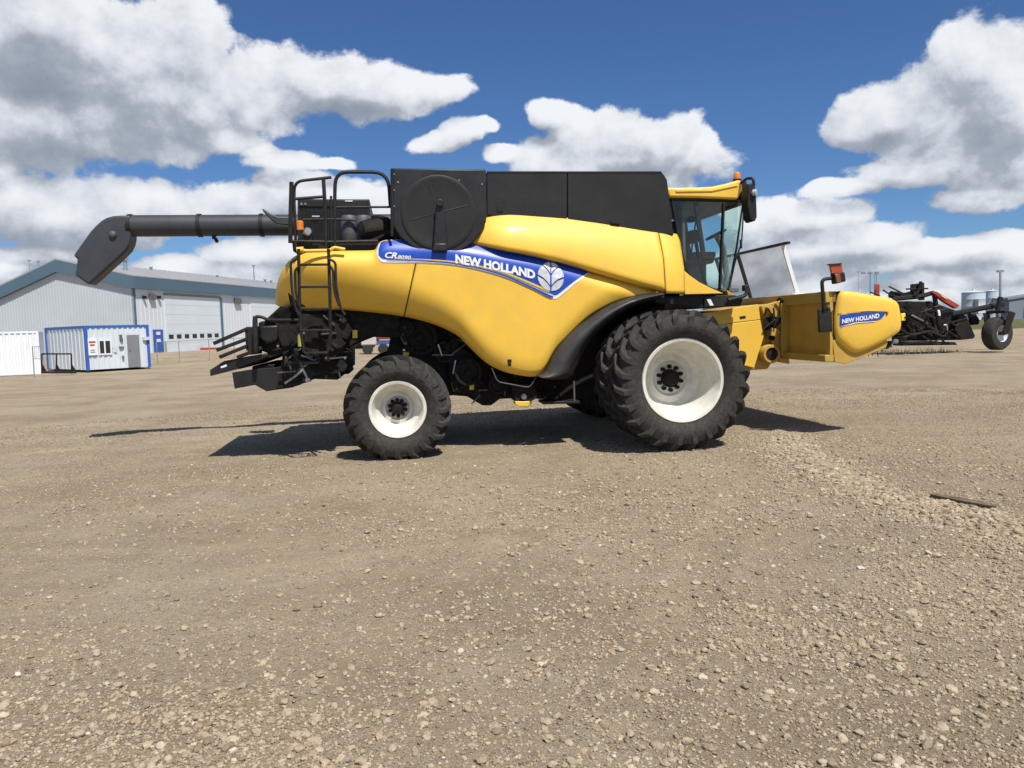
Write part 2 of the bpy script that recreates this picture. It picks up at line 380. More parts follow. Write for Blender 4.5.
leafs = [[(.05, .98), (.24, .95), (.44, .86), (.56, .74), (.30, .55), (.14, .38), (.05, .2)],
         [(.62, .68), (.80, .50), (.92, .28), (.96, .06), (.55, -.12), (.25, -.38), (.06, -.62), (.05, .04), (.16, .26), (.36, .5)],
         [(.96, -.06), (.93, -.30), (.82, -.55), (.62, -.78), (.38, -.93), (.05, -1.0), (.06, -.74), (.24, -.52), (.5, -.28)]]
mb = MB(); lc = (550.5, 276.5)
for sgn in (1, -1):
    for L_ in leafs:
        mb.add([S(lc[0]+sgn*x*13.6+1.0*0, lc[1]-y*14.4+sgn*x*1.3, .022) for x, y in L_], [list(range(len(L_)))])
mb.build('leaf_emblem', 'silver', C, solid=-.001, flat=True)
# little pictogram stickers on the skin
mb = MB()
for (x, y, w, h) in ((509.5, 361, 2, 1.6), (509.5, 364.6, 1.6, 1.6)):
    mb.add([S(x-w, y-h, .004), S(x+w, y-h, .004), S(x+w, y+h, .004), S(x-w, y+h, .004)], [(0, 1, 2, 3)])
mb.build('warning_sticker', 'frame', C)

# ---- grain tank and top covers -------------------------------------------
TL = 1.46
tank = MB().side([(487, 173), (664, 174), (667.5, 180), (674, 236), (640, 232), (565, 221), (487, 216)], TL-.03, -TL+.03).build('grain_tank', 'panel', C, bevel=.02)
for x0, x1 in ((487, 567), (567.9, 667)):
    pts = [(x0, 171.6 if x0 < 500 else 172.1), ((x1 if x1 < 600 else 662.5), 172.1 if x1 < 600 else 172.8)]
    if x1 < 600: pts += [(x1, 219.5), (487, 215)]
    else: pts += [(666, 178), (673.5, 235), (640, 231), (x0, 219.8)]
    for sd in (1, -1):
        q = [P(x, y, TL) for x, y in pts]; q = [Vector((a.x, a.y*sd, a.z)) for a in q]
        MB().prism(q, (0, .03*sd, 0)).build('tank_side_cover', 'panel', C, bevel=.008, seg=2)
a, b = P(487, 170.9, TL), P(663, 171.8, TL)
MB().box(((a.x+b.x)/2-.01, 0, a.z-.018), (b.x-a.x-.02, 2*TL+.012, .03)).build('tank_lid', 'panel', C, bevel=.008)
MB().side([(497, 206), (503, 206), (503, 211.5), (497, 211.5)], TL+.012, TL).build('cover_latch', 'frame', tank, bevel=.002)
MB().side([(611, 221), (620, 222), (620, 224.2), (611, 223.2)], TL+.03, TL).build('cover_handle', 'frame', tank, bevel=.002)

# ---- rotary dust screen and its housing ---------------------------------
HL = 1.63
house = MB().side([(390.5, 168), (486, 169.2), (487.3, 212), (486, 222), (481, 233), (473, 243), (462, 250), (450, 253.8), (438, 254.8), (424, 252.6), (411, 246.5), (400, 237), (393, 226), (391, 218)], HL-.02, 1.2).build('screen_housing', 'black', C, bevel=.02)
dc = P(438.5, 212.5, HL)
rim_ = P(391.5+80, 212, HL)
rad = (P(473, 212, HL)-dc).length
MB().lathe([(0, rad+.035), (.014, rad+.035), (.02, rad+.02), (.016, rad-.02), (.010, rad*.7), (.014, rad*.35), (.012, .001)], (dc.x, -HL+.02, dc.z), n=64).build('rotary_screen', 'panel', C)
mb = MB()
for k in range(2):
    a = math.radians(12+k*65+(0 if k == 0 else 30)); 
mb.tube([(dc.x+math.cos(a_)*rad*.15*1, -HL-.0, dc.z+math.sin(a_)*rad*.15) if i == 0 else (dc.x+math.cos(a_)*rad*.93, -HL, dc.z+math.sin(a_)*rad*.93) for a_ in (R(14),) for i in range(2)], .002, 5)
mb.tube([(dc.x-math.cos(R(14))*rad*.15, -HL, dc.z-math.sin(R(14))*rad*.15), (dc.x-math.cos(R(14))*rad*.93, -HL, dc.z-math.sin(R(14))*rad*.93)], .002, 5)
mb.tube([(dc.x-.05, -HL, dc.z+rad*.3), (dc.x-.11, -HL, dc.z+rad*.93)], .002, 5)
mb.build('screen_seam', 'silencer', house)
for (x, y) in ((394, 174), (394, 190), (394, 206), (482, 184), (398, 182), (459, 180)):
    p = P(x, y, HL); MB().disc((p.x, -HL+.02, p.z), .014, n=8, h=.01).build('bolt', 'steel', house)
mb = MB(); mb.side([(436, 206), (437.5, 203.5), (440.5, 203.5), (443, 207), (447.5, 238), (447.5, 247), (433, 247), (433.5, 238)], HL+.07, HL+.02)
mb.build('screen_duct', 'black', C, bevel=.025, seg=3)
MB().disc((P(439.5, 204, HL).x, -HL-.075, P(439.5, 204, HL).z), .05, h=.04).build('duct_cap', 'black', C, bevel=.008)
MB().side([(434, 243), (446.5, 243), (448, 251), (432, 251)], HL+.08, HL-.05).build('duct_foot', 'black', C, bevel=.02)
# left edge hinge rail of the housing
MB().tube([P(392, 169, HL+.02), P(392, 236, HL+.02)], .022).build('hinge_rail', 'frame', C)

# ---- engine deck ---------------------------------------------------------
MB().side([(292, 241.5), (395, 241.5), (400, 250), (380, 251.5), (293, 251.5)], 1.45, -1.45).build('engine_deck', 'frame', C, bevel=.01)
g = MB().side([(297.5, 199), (369.5, 199), (370.5, 247), (297.5, 247)], .75, -.9).build('cooler_box', 'black', C, bevel=.015)
mb = MB()
for k in range(34):
    x = 300+k*2.02
    mb.side([(x, 208.5), (x+.9, 208.5), (x+.9, 241), (x, 241)], .775, .75)
mb.build('cooler_grille', 'panel', g)
MB().side([(299, 200.5), (368, 200.5), (368, 206.6), (299, 206.6)], .77, .75).build('cooler_top_strip', 'panel', g, bevel=.004)
MB().side([(345, 200.2), (352.5, 200.2), (352.5, 201.7), (345, 201.7)], .78, .765).build('cooler_badge', 'silver', g)
MB().side([(312, 215.6), (319.5, 215.6), (319.5, 216.9), (312, 216.9)], .80, .77).build('cooler_badge', 'silver', g)
for x in (301.5, 305.5): 
    p = P(x, 204, .78); MB().disc(p, .018, n=10, h=.012).build('bolt', 'steel', g)
# silencer and intake
a, b = P(346, 232.5, 1.0), P(361, 232.5, 1.0)
for q in (a, b-(b-a)*.05): MB().lathe([(-.22, .02), (-.22, .10), (-.18, .125), (.2, .125), (.24, .1), (.24, .02)], (q.x+.05, -1.0, q.z), (0, 0, 1), 24).build('silencer', 'silencer', C)
a = P(383, 232, 1.1); MB().lathe([(-.28, .02), (-.28, .12), (-.2, .20), (.06, .22), (.16, .19), (.24, .10), (.24, .02)], (a.x-.05, -1.1, a.z), (1, 0, .15), 28).build('air_cleaner', 'grime', C)
MB().tube(rounded([P(366, 225, .95), P(372, 218.5, .95), P(383, 217.5, 1.1), P(391, 228, 1.1), P(393, 240, 1.2)], .12), .045, 10).build('intake_hose', 'grime', C)
MB().tube(rounded([P(352, 244, 1.3), P(372, 242, 1.3), P(392, 231, 1.3)], .2), .03, 8).build('deck_hose', 'grime', C)
MB().side([(318, 246), (325, 243), (327, 246), (327, 251.5), (318, 251.5)], 1.5, 1.3).build('deck_bracket', 'frame', C, bevel=.008)
# handrails
RL = 1.5
def rail(pts, r=.021, L=RL, name='handrail', rad=.12, n=8, mt='frame'):
    return MB().tube(rounded([P(x, y, L) for x, y in pts], rad), r, n).build(name, mt, C)
rail([(291.5, 182), (290.6, 215), (290.4, 243)], .03)
rail([(296, 249), (294, 199), (294.6, 181.5), (331.5, 177.3)], rad=.16)
rail([(323.4, 178.5), (325.5, 215), (326, 249)], .026)
rail([(293.5, 199), (323.5, 196.7)])
rail([(335, 249), (334.6, 198), (335.6, 172), (388, 172), (390.3, 206)], .025, rad=.22)
rail([(336, 207.2), (390.4, 207)], .016)
rail([(303, 219.7), (335, 219), (356, 220.3)], .016)
rail([(292, 241), (330, 242), (378, 241)], .022)
rail([(331, 196), (331.5, 249)], .016)
# far side handrails of the deck
for pts in ([(300, 245), (300, 205), (345, 205), (345, 245)],):
    MB().tube(rounded([P(x, y, -1.4) for x, y in pts], .15), .02).build('handrail', 'frame', C)
# amber tail lamp and work lamp
p = P(300, 225.5, 1.55); MB().lathe([(-.06, .01), (-.06, .048), (.05, .05), (.065, .03), (.065, .001)], p, (0, 0, 1), 20).build('amber_lamp', 'amber', C)
p = P(307.5, 232, 1.5); MB().lathe([(-.06, .02), (-.05, .055), (.03, .06), (.05, .045), (.05, .001)], p, (.2, -.9, .1), 20).build('work_lamp', 'steel', C)
MB().side([(303, 234), (312, 234), (312, 245), (303, 245)], 1.5, 1.38).build('lamp_bracket', 'frame', C, bevel=.01)
MB().tube(rounded([P(299, 249.5, 1.62), P(306, 251, 1.62), P(330, 250.5, 1.62), P(334, 247.5, 1.62), P(345, 249.5, 1.62)], .03), .024).build('yellow_rail', 'yellow', C)
p = P(300.5, 250, 1.64); MB().lathe([(-.05, .01), (-.05, .04), (.04, .045), (.04, .01)], p, (1, 0, 0), 14).build('rail_end', 'yellow', C)

# ---- ladder --------------------------------------------------------------
LL = 1.86
lad = rail([(298.5, 249), (299.5, 300), (300.5, 328), (304, 352)], .022, LL, 'ladder_rail', .1)
rail([(328.5, 249), (330, 300), (330.5, 345), (327, 353)], .022, LL, 'ladder_rail', .1)
for y, a, b in ((264.8, 299, 329), (287, 299.3, 329.6), (309, 299.5, 330), (330.5, 300, 330.3), (353, 304, 328)):
    MB().bar(P(a, y, LL), P(b, y-.3, LL), .05, .03).build('ladder_rung', 'frame', C, bevel=.006)
for pts in ([(297.5, 258.6), (290.6, 262), (291.6, 290), (296, 309), (299, 315)], [(300, 266), (295, 270), (295.5, 292), (299, 306)],
            [(328.3, 258.6), (335.5, 262), (336, 288), (341, 309), (345, 315)], [(330, 266), (333, 270), (334, 290), (339, 306)]):
    rail(pts, .017, LL+.05, 'ladder_grab_rail', .12)
# ---- unloading auger on the far side -------------------------------------
AL = -1.5
def aug(x, y): return P(x, y, AL)
rA = (aug(129, 215.2)-aug(129, 236.8)).length/2
MB().tube([aug(128, 226), aug(260, 225.2), aug(399, 224.5)], rA, 28).build('unloading_auger', 'tube', C)
for x in (131, 200, 262): MB().lathe([(-.03, rA-.01), (-.03, rA+.018), (.03, rA+.018), (.03, rA-.01)], aug(x, 226-(x-128)*.006), (1, 0, 0), 32).build('auger_band', 'frame', C)
sp = [(130, 215.3), (121, 215.2), (112.7, 215.7), (106, 217.6), (101, 220.5), (95, 226), (89.3, 232.3), (81, 244), (72.7, 255.9), (77, 258.5), (76, 267), (74.6, 275), (88.3, 285), (98, 276.5), (106.9, 268.4), (117, 259.5), (126.4, 250), (129.3, 244), (130.7, 238)]
MB().prism([P(x, y, AL+rA*.92) for x, y in sp], (0, rA*1.84, 0)).build('auger_spout', 'tube', C, bevel=.09, seg=4)
p = aug(116.5, 236); MB().lathe([(-.02, .07), (.0, .07), (.03, .06), (.045, .04), (.05, .001)], (p.x, p.y-rA*.92, p.z), (0, -1, 0), 24).build('spout_pivot_cap', 'silencer', C)
p = aug(214, 236.6); mb = MB(); mb.box((p.x, p.y, p.z), (.06, .05, .08)); mb.tube([(p.x+.02, p.y, p.z-.03), (p.x+.05, p.y, p.z-.1)], .03); mb.build('auger_lamp', 'frame', C)
# bent deflector / lamp arm on the rear corner
MB().prism([P(x, y, -.2) for x, y in ((261.5, 208.7), (264, 209), (270, 213), (278, 216.4), (290, 216.6), (290, 225), (281, 224.6), (276, 223.5), (270, 219), (265, 214))], (0, .25, 0)).build('tail_lamp_arm', 'tube', C, bevel=.02)

MB().side([(394, 215), (487, 208), (672, 225), (684, 262), (686, 292), (640, 292), (480, 262), (394, 256)], 1.32, -1.32).build('tank_base', 'frame', C, bevel=.02)
# ---- body core (dark machinery behind the skins) --------------------------
MB().side([(284, 270), (300, 256), (370, 253), (480, 250), (600, 275), (655, 292), (655, 300), (620, 306), (590, 330), (560, 372), (500, 368), (480, 352), (455, 330), (400, 315), (350, 310), (290, 306)], 1.18, -1.18).build('inner_body', 'grime', C, bevel=.02)
MB().side([(272, 313), (290, 306), (352, 309), (400, 314), (400, 338), (372, 337), (352, 345), (346, 349), (346, 372), (340, 372), (338, 380), (315, 379), (308, 381), (292, 386), (284, 368), (283, 350), (279, 340)], 1.12, -1.12).build('straw_hood', 'grime', C, bevel=.015)
MB().side([(398, 312), (432, 322), (458, 335), (474, 351), (492, 366), (540, 377), (560, 372), (600, 330), (600, 398), (559, 400), (540, 399), (520, 398), (500, 399), (491, 405.5), (482.5, 405.5), (467, 396.5), (454, 395.5), (440, 396), (430, 376), (398, 376), (384, 368), (386, 353), (389, 345), (390, 338)], .95, -.95).build('cleaning_shoe', 'grime', C, bevel=.015)
# layered plates, belts and pulleys to break up the machinery
rnd = random.Random(5)
for pts, L0 in (([(300, 314), (345, 314), (352, 330), (344, 350), (330, 362), (306, 358), (299, 338)], 1.24), ([(455, 342), (472, 354), (480, 376), (482, 404), (470, 394), (452, 392), (448, 360)], 1.12), ([(512, 386), (531, 386), (531, 400), (512, 400)], 1.3)):
    MB().side(pts, L0, L0-.1).build('machinery_plate', 'grime', C, bevel=.01)
for (x, y, r, L0) in ((316, 338, .22, 1.2), (420, 338, .26, 1.05), (445, 352, .16, 1.08), (405, 328, .12, 1.08), (468, 372, .2, 1.16), (498, 384, .15, 1.1), (520, 378, .1, 1.2), (545, 388, .16, 1.05)):
    p = P(x, y, L0); MB().lathe([(-.06, r*.6), (-.03, r), (.02, r*.86), (.03, r), (.06, r), (.06, r*.8), (.02, r*.7), (.02, r*.25), (.07, r*.22), (.07, .001)], p, (0, -1, 0), 28).build('pulley', 'grime', C)
for k in range(16):
    x = rnd.uniform(300, 350) if k < 6 else rnd.uniform(400, 550); y = (rnd.uniform(318, 350) if k < 6 else (rnd.uniform(326, 345) if x < 450 else rnd.uniform(378, 396)))
    pts = [P(x+rnd.uniform(-14, 14)*j/2, y+rnd.uniform(-6, 8), 1.2+rnd.uniform(-.03, .06)) for j in range(4)]
    MB().tube(rounded(pts, .08), rnd.uniform(.008, .016), 6).build('hydraulic_hose', 'grime', C)
for (x, y) in ((304, 333), (337, 345), (345, 358), (326, 358), (341, 320), (278, 346), (301, 369), (404, 350)):
    p = P(x, y, 1.27); MB().disc(p, .018, n=8, h=.02).build('bolt', 'steel', C)
MB().side([(352.5, 330), (357.3, 330), (357.3, 338), (352.5, 338)], 1.135, 1.125).build('warning_sticker', 'yellow_sticker', C)
MB().side([(469.6, 382.3), (474, 382.3), (474, 389.8), (469.6, 389.8)], 1.135, 1.122).build('warning_sticker', 'yellow_sticker', C)
MB().side([(403, 352), (409, 352), (409, 355.5), (403, 355.5)], .98, .955).build('warning_sticker', 'yellow_sticker', C)
p = P(299.8, 340, 1.5); MB().lathe([(-.09, .01), (-.09, .03), (.07, .03), (.085, .015), (.1, .012), (.1, .001)], p, (0, 0, 1), 14).build('fire_extinguisher', mat('dull_yellow_green', (.34, .34, .06), .5), C)
rq = random.Random(77)
for k in range(46):
    if k < 26: x, y = rq.uniform(290, 348), rq.uniform(314, 372)
    elif k < 38: x, y = rq.uniform(400, 475), rq.uniform(330, 350)
    else: x, y = rq.uniform(455, 560), rq.uniform(378, 396)
    p = P(x, y, 1.27 if k < 26 else 1.13); w, h = rq.uniform(.02, .16), rq.uniform(.02, .12)
    if k % 3: MB().box(p, (w, .06, h), Matrix.Rotation(rq.uniform(-1, 1), 3, 'Y')).build('bracket', 'grime' if k % 4 else 'frame', C, bevel=.006)
    else: MB().bar(p, p+Vector((rq.uniform(-.3, .3), 0, rq.uniform(-.2, .2))), .03, .02).build('linkage_rod', 'silencer', C)
# steps, brackets beneath
MB().tube(rounded([P(491.7, 368, 1.5), P(497.4, 381.8, 1.5), P(529.6, 387.7, 1.5), P(537, 376, 1.5)], .06), .009).build('step_bracket', 'silencer', C)
MB().side([(515.3, 401.4), (531.8, 401.4), (531.8, 404), (528, 406.6), (519, 406.6), (515.3, 404.5)], 1.42, 1.2).build('jack_pad', 'yellow', C, bevel=.01)
p = P(523.7, 396.6, 1.4); MB().lathe([(-.12, .03), (0, .045), (.03, .04), (.03, .001)], p, n=18).build('jack_pivot', 'steel', C)
MB().side([(512, 385), (535, 383), (537, 398), (530, 402), (516, 402)], 1.36, 1.15).build('jack_bracket', 'grime', C, bevel=.01)
MB().side([(543, 401.6), (580, 400.8), (580, 403.6), (543, 404.4)], 1.5, 1.1).build('lower_step', 'frame', C, bevel=.006)
MB().tube([P(574, 381, 1.48), P(574.5, 401, 1.48)], .014).build('step_post', 'steel', C)
MB().side([(560, 378), (590, 350), (612, 330), (640, 312), (665, 300), (665, 345), (640, 395), (600, 398), (570, 396)], .9, -.9).build('front_axle_housing', 'grime', C, bevel=.02)
for x0, y0, x1, y1 in ((438, 344, 442, 356), (455.5, 360, 453, 374)):
    MB().bar(P(x0, y0, 1.16), P(x1, y1, 1.16), .05, .03).build('linkage_bar', 'steel', C, bevel=.006)
MB().tube([P(432, 355, 1.15), P(453, 355, 1.15)], .006).build('control_rod', 'steel', C)
MB().side([(326, 366), (346, 363), (350, 372), (349, 374), (334, 375), (322, 376)], .5, -.5).build('tow_bracket', 'grime', C, bevel=.01)

# ---- straw chopper / spreader at the rear --------------------------------
L0 = 1.15
MB().side([(209.8, 370), (224, 361), (247, 356.5), (267.5, 353.5), (268.5, 356.5), (239.5, 367.5), (224, 372.2), (210.2, 376.2)], L0, -L0).build('spreader_board', 'black', C, bevel=.008)
MB().side([(220.5, 366.5), (226.5, 364.2), (226.8, 366.4), (221, 368.2)], L0+.004, L0).build('spreader_sticker', 'white', C)
MB().side([(268, 353), (286, 346), (290, 352), (268, 358.5), (240, 369), (236, 367.8), (239, 366)], L0-.06, -L0).build('spreader_hinge', 'grime', C, bevel=.01)
MB().side([(232, 372.5), (250, 369.5), (278, 367), (290, 362), (300, 352), (312, 370), (318, 374), (300, 385), (290, 388), (266.5, 391.4), (254.7, 385), (234.5, 388.8)], L0-.02, L0-.06).build('spreader_side_plate', 'panel', C, bevel=.008)
MB().side([(234, 374.5), (250, 371), (288, 368), (290, 384), (266.5, 388.5), (254.7, 383), (236, 386)], L0-.1, -L0).build('spreader_body', 'grime', C, bevel=.02)
MB().side([(252, 366), (275, 364), (274, 368), (252, 371)], L0-.08, -L0+.1).build('spreader_shaft_cover', 'grime', C, bevel=.02)
MB().side([(283, 352), (289, 350), (284, 388), (277, 389.3)], L0+.03, L0-.08).build('spreader_arm', 'grime', C, bevel=.008)
MB().bar(P(284.6, 383.5, 1.3), P(293, 378, 1.3), .05, .035).build('support_arm', 'steel', C, bevel=.008)
MB().bar(P(293, 378, 1.3), P(302.5, 370.3, 1.3), .05, .035).build('support_arm', 'steel', C, bevel=.008)
MB().tube([P(294, 353, 1.3), P(302, 368, 1.3)], .03, 10).build('hydraulic_cylinder', 'frame', C)
MB().tube([P(302, 368, 1.3), P(308.3, 380, 1.3)], .018, 10).build('cylinder_rod', 'steel', C)
p = P(308, 380, 1.33); MB().disc(p, .035, n=12, h=.04).build('cylinder_pin', 'steel', C)
MB().side([(283, 385), (300, 376), (311, 381.5), (303, 383.5), (291, 388)], L0+.04, L0-.1).build('spreader_bracket', 'grime', C, bevel=.008)
MB().side([(289, 361), (318, 361), (318, 364), (289, 364)], 1.3, 1.1).build('frame_rail', 'frame', C, bevel=.006)
for (x0, y0, x1, y1, L1) in ((213.5, 343.6, 249, 328, 1.2), (216.5, 350.3, 247, 339, 1.2), (219.5, 357.2, 247, 346, 1.2), (237, 357.4, 262, 348, 1.2)):
    MB().bar(P(x0, y0, L1), P(x1, y1, L1), .05, .05).build('spreader_vane', 'frame', C, bevel=.008)
MB().side([(247, 327), (258, 326), (258.5, 354), (249, 355), (246, 342)], 1.22, .9).build('lamp_housing', 'black', C, bevel=.02)
MB().side([(244.8, 331), (248.5, 328), (248.5, 352), (246, 350)], 1.2, 1.1).build('tail_reflector', mat('dull_red_reflector', (.08, .010, .008), .4), C, bevel=.006)
MB().side([(258, 322), (279, 318), (282, 350), (270, 354), (259, 350)], 1.08, -1.08).build('chopper_case', 'grime', C, bevel=.03)
MB().side([(260, 326), (278, 325), (278, 340), (266, 345), (259, 338)], 1.16, 1.08).build('chopper_cover', 'black', C, bevel=.03, seg=3)
MB().side([(264, 321), (280, 306.2), (290, 306), (304, 318), (304, 324), (282, 325)], 1.12, -1.12).build('rear_hood', 'grime', C, bevel=.015)
MB().tube(rounded([P(253.8, 334, 1.35), P(254.2, 316.5, 1.35), P(262, 317, 1.35), P(268, 320, 1.35), P(300, 320, 1.35)], .08), .022).build('rear_guard_rail', 'frame', C)
MB().side([(252.5, 316), (256.5, 316), (258, 352), (254, 353)], 1.38, 1.3).build('guard_post', 'frame', C, bevel=.008)

# ---- wheels --------------------------------------------------------------
def make_wheel(c, R_, W, rimR, out, dish, steer=0, lugs=22, hub=.13, lug_h=.068, lean=1):
    """one tyre + rim; `out` = -1 for the near side (faces -y)"""
    ax = Vector((0, out, 0)).normalized(); ax.rotate(Matrix.Rotation(steer, 3, 'Z')); c = Vector(c)
    w = W/2; Rc = R_-lug_h
    prof = [(-w*.60, rimR+.0), (-w*.74, rimR+.03), (-w*.96, rimR+.12), (-w*1.0, (rimR+Rc)/2+.02), (-w*.95, Rc-.10), (-w*.86, Rc-.035), (-w*.6, Rc-.008), (0, Rc), (w*.6, Rc-.008), (w*.86, Rc-.035), (w*.95, Rc-.10), (w*1.0, (rimR+Rc)/2+.02), (w*.96, rimR+.12), (w*.74, rimR+.03), (w*.60, rimR+.0)]
    mb = MB(); mb.lathe(prof, c, ax, 72)
    u = ax.orthogonal().normalized(); v = ax.cross(u)
    for sd in (-1, 1):
        for k in range(lugs):
            a0 = 2*math.pi*(k+(.5 if sd > 0 else 0))/lugs
            path = []
            for j in range(9):
                t = j/8
                h = sd*(-.03*w+t*w*1.0) if t <= .88 else sd*(w*(.85+(t-.88)/.12*.15))
                rtop = R_ - .006*(h/w)**2 if t <= .8 else R_-.012-(t-.8)/.2*.085
                rbase = Rc-.02 if t <= .8 else Rc-.05-(t-.8)/.2*.12
                ang = a0 + lean*t*.30*(.95/R_)
                path.append((h, rtop, rbase, ang, .058 if t < .8 else .078))
            vs = []
            for h, rt, rb, ang, wd in path:
                for (r, sh) in ((rb, -wd*.62), (rt, -wd*.42), (rt, wd*.42), (rb, wd*.62)):
                    aa = ang+sh/R_; vs.append(c+ax*h+(u*math.cos(aa)+v*math.sin(aa))*r)
            fs = [(0, 1, 2, 3), (35, 34, 33, 32)]
            for j in range(8):
                for q in range(4): fs.append((j*4+q, j*4+(q+1) % 4, j*4+4+(q+1) % 4, j*4+4+q))
            mb.add(vs, fs)
    tyre = mb.build('wheel', 'rubber', C, angle=40)
    rw = w*.66
    prof = [(rw, rimR-.015), (rw+.015, rimR+.022), (rw+.03, rimR+.012), (rw+.022, rimR-.022), (rw-.035, rimR-.05), (rw-.12, rimR-.075), (rw-dish*.62, rimR-.12), (rw-dish*.9, rimR-.15), (rw-dish, rimR*.62), (rw-dish+.02, rimR*.46), (rw-dish-.01, rimR*.40), (rw-dish-.01, .0005)]
    rim = MB().lathe(prof, c, ax, 64).build('rim', 'rim', tyre, angle=30)
    # inner barrel
    MB().lathe([(rw-dish, rimR-.13), (-rw, rimR-.05), (-rw-.02, rimR+.015)], c, ax, 48).build('rim_barrel', 'rim', tyre, solid=.01)
    hb = c+ax*(rw-dish)
    MB().lathe([(-.05, hub), (.05, hub), (.07, hub*.8), (.12, hub*.72), (.13, hub*.55), (.13, .0005)], hb, ax, 32).build('hub', 'grime', tyre)
    mb = MB(); nb = 10
    for k in range(nb):
        a = 2*math.pi*k/nb+.2; r = hub*1.30; q = hb+(u*math.cos(a)+v*math.sin(a))*r
        mb.lathe([(-.01, .030), (.05, .028), (.055, .001)], q, ax, 8)
    mb.build('wheel_nuts', 'grime', tyre)
    mb = MB()
    for k in range(3):
        a = 2*math.pi*k/3+.3; q = c+ax*(rw-dish+.005)+(u*math.cos(a)+v*math.sin(a))*rimR*.78; mb.disc(q, .016, ax, 10, .02)
    mb.build('rim_bolt', 'frame', tyre)
    return tyre
fw = P(685.5, 380.5, 2.66); FR = .97
for L_, dish in ((2.35, .52), (1.62, .42)):
    for sd in (1, -1):
        make_wheel((fw.x, -L_*sd, FR+.005), FR, .62, .56, -sd, dish, lugs=24, hub=.13)
rc = P(397.6, 410.2, 1.80)
rz = float(base_height(OX+rc.x*cs+1.5*sn, OY+rc.x*sn-1.5*cs))
RR = rc.z-rz+.055
for sd in (1, -1): make_wheel((rc.x, -1.52*sd, rc.z), RR, .56, .385, -sd, .26, steer=R(0), lugs=20, hub=.09, lug_h=.058, lean=-1)
MB().lathe([(-2.1, .12), (2.1, .12)], (fw.x, 0, FR), (0, 1, 0), 20).build('front_axle', 'grime', C)
MB().box((rc.x, 0, rc.z+.02), (.22, 2.7, .2)).build('rear_axle', 'grime', C, bevel=.02)
MB().box((rc.x+.1, 0, rc.z+.35), (.3, 1.6, .6)).build('axle_support', 'grime', C, bevel=.02)
print('FRONT', fw, 'REAR', rc, RR, rz)

# ---- cab -------------------------------------------------------------------
CL = .98
def Q(x, y, L=CL): return P(x, y, L)
roofp = [(666.5, 187.5), (700, 187), (713, 186.3), (726, 183.5), (738, 180), (742, 180), (742.5, 190), (738, 199.5), (700, 197.8), (669, 197.5)]
MB().side(roofp, CL+.06, -CL-.06).build('cab_roof', 'yellow', C, bevel=.035, seg=3)
MB().side([(676, 189.6), (712, 189.2), (738, 184.5), (738, 186), (712, 191.5), (676, 192)], CL+.075, CL+.05).build('roof_ridge', 'yellow', C, bevel=.006)
MB().side([(670, 197.5), (740, 199.5), (740, 202.5), (671, 200.5)], CL+.02, -CL-.02).build('roof_liner', 'frame', C, bevel=.01)
# side door glass + windscreen + rear wall
dg = [(671, 199.5), (743.5, 201.5), (736, 250), (728, 293), (712, 288.5), (700, 282.5), (690, 275.5), (685, 270), (677, 236)]
for sd in (1, -1):
    q = [Q(x, y) for x, y in dg]; q = [Vector((a.x, a.y*sd, a.z)) for a in q]
    MB().add(q, [list(range(len(q)))]).build('side_window', 'glass', C)
wt, wb = Q(743.5, 201.5), Q(728, 293)
def fn(u, v):
    y = -CL+2*CL*u; bow = .18*(1-(y/CL)**2); a = wt.lerp(wb, v); return Vector((a.x+bow+.05*math.sin(math.pi*v), y, a.z))
MB().grid(fn, 16, 8).build('windscreen', 'glass', C)
pl = MB().bar(Q(723.5, 203), Q(719.5, 292), .03, .075, up=(0, 1, 0)); pl.build('door_pillar', 'frame', C, bevel=.006)
for sd in (1, -1):
    for seq, r in (([(672, 199.5), (678, 236), (686, 270)], .022), ([(743.3, 201), (736.5, 248), (728, 292)], .016), ([(686, 270), (690, 275.5), (700, 282.5), (712, 288.5), (728, 293)], .016)):
        q = [Q(x, y) for x, y in seq]; q = [Vector((a.x, a.y*sd, a.z)) for a in q]
        MB().tube(q, r).build('window_frame', 'frame', C)
a, b = Q(676, 200), Q(690, 280)
MB().prism([Vector((a.x-.1, -CL, a.z)), Vector((a.x+.06, -CL, a.z)), Vector((b.x-.02, -CL, b.z+.5)), Vector((b.x-.1, -CL, b.z))], (0, 2*CL, 0)).build('cab_rear_wall', 'glass', C) if False else None
# rear cab wall: lower panel with a window above
lo = Q(688, 262, 0); hi = Q(676, 200, 0); mid = Q(682, 238, 0)
MB().box((Q(683, 262).x-.02, 0, Q(683, 262).z-.25), (.06, 2*CL-.06, .7)).build('cab_rear_wall', 'console', C)
for y in (-CL+.05, CL-.05): MB().bar((hi.x-.05, y, hi.z), (lo.x-.1, y, lo.z), .06, .06).build('rear_pillar', 'frame', C)
fl = Q(700, 288)
MB().box((Q(705, 290).x, 0, fl.z-.04), (1.15, 2*CL-.04, .07)).build('cab_floor', 'console', C, bevel=.01)
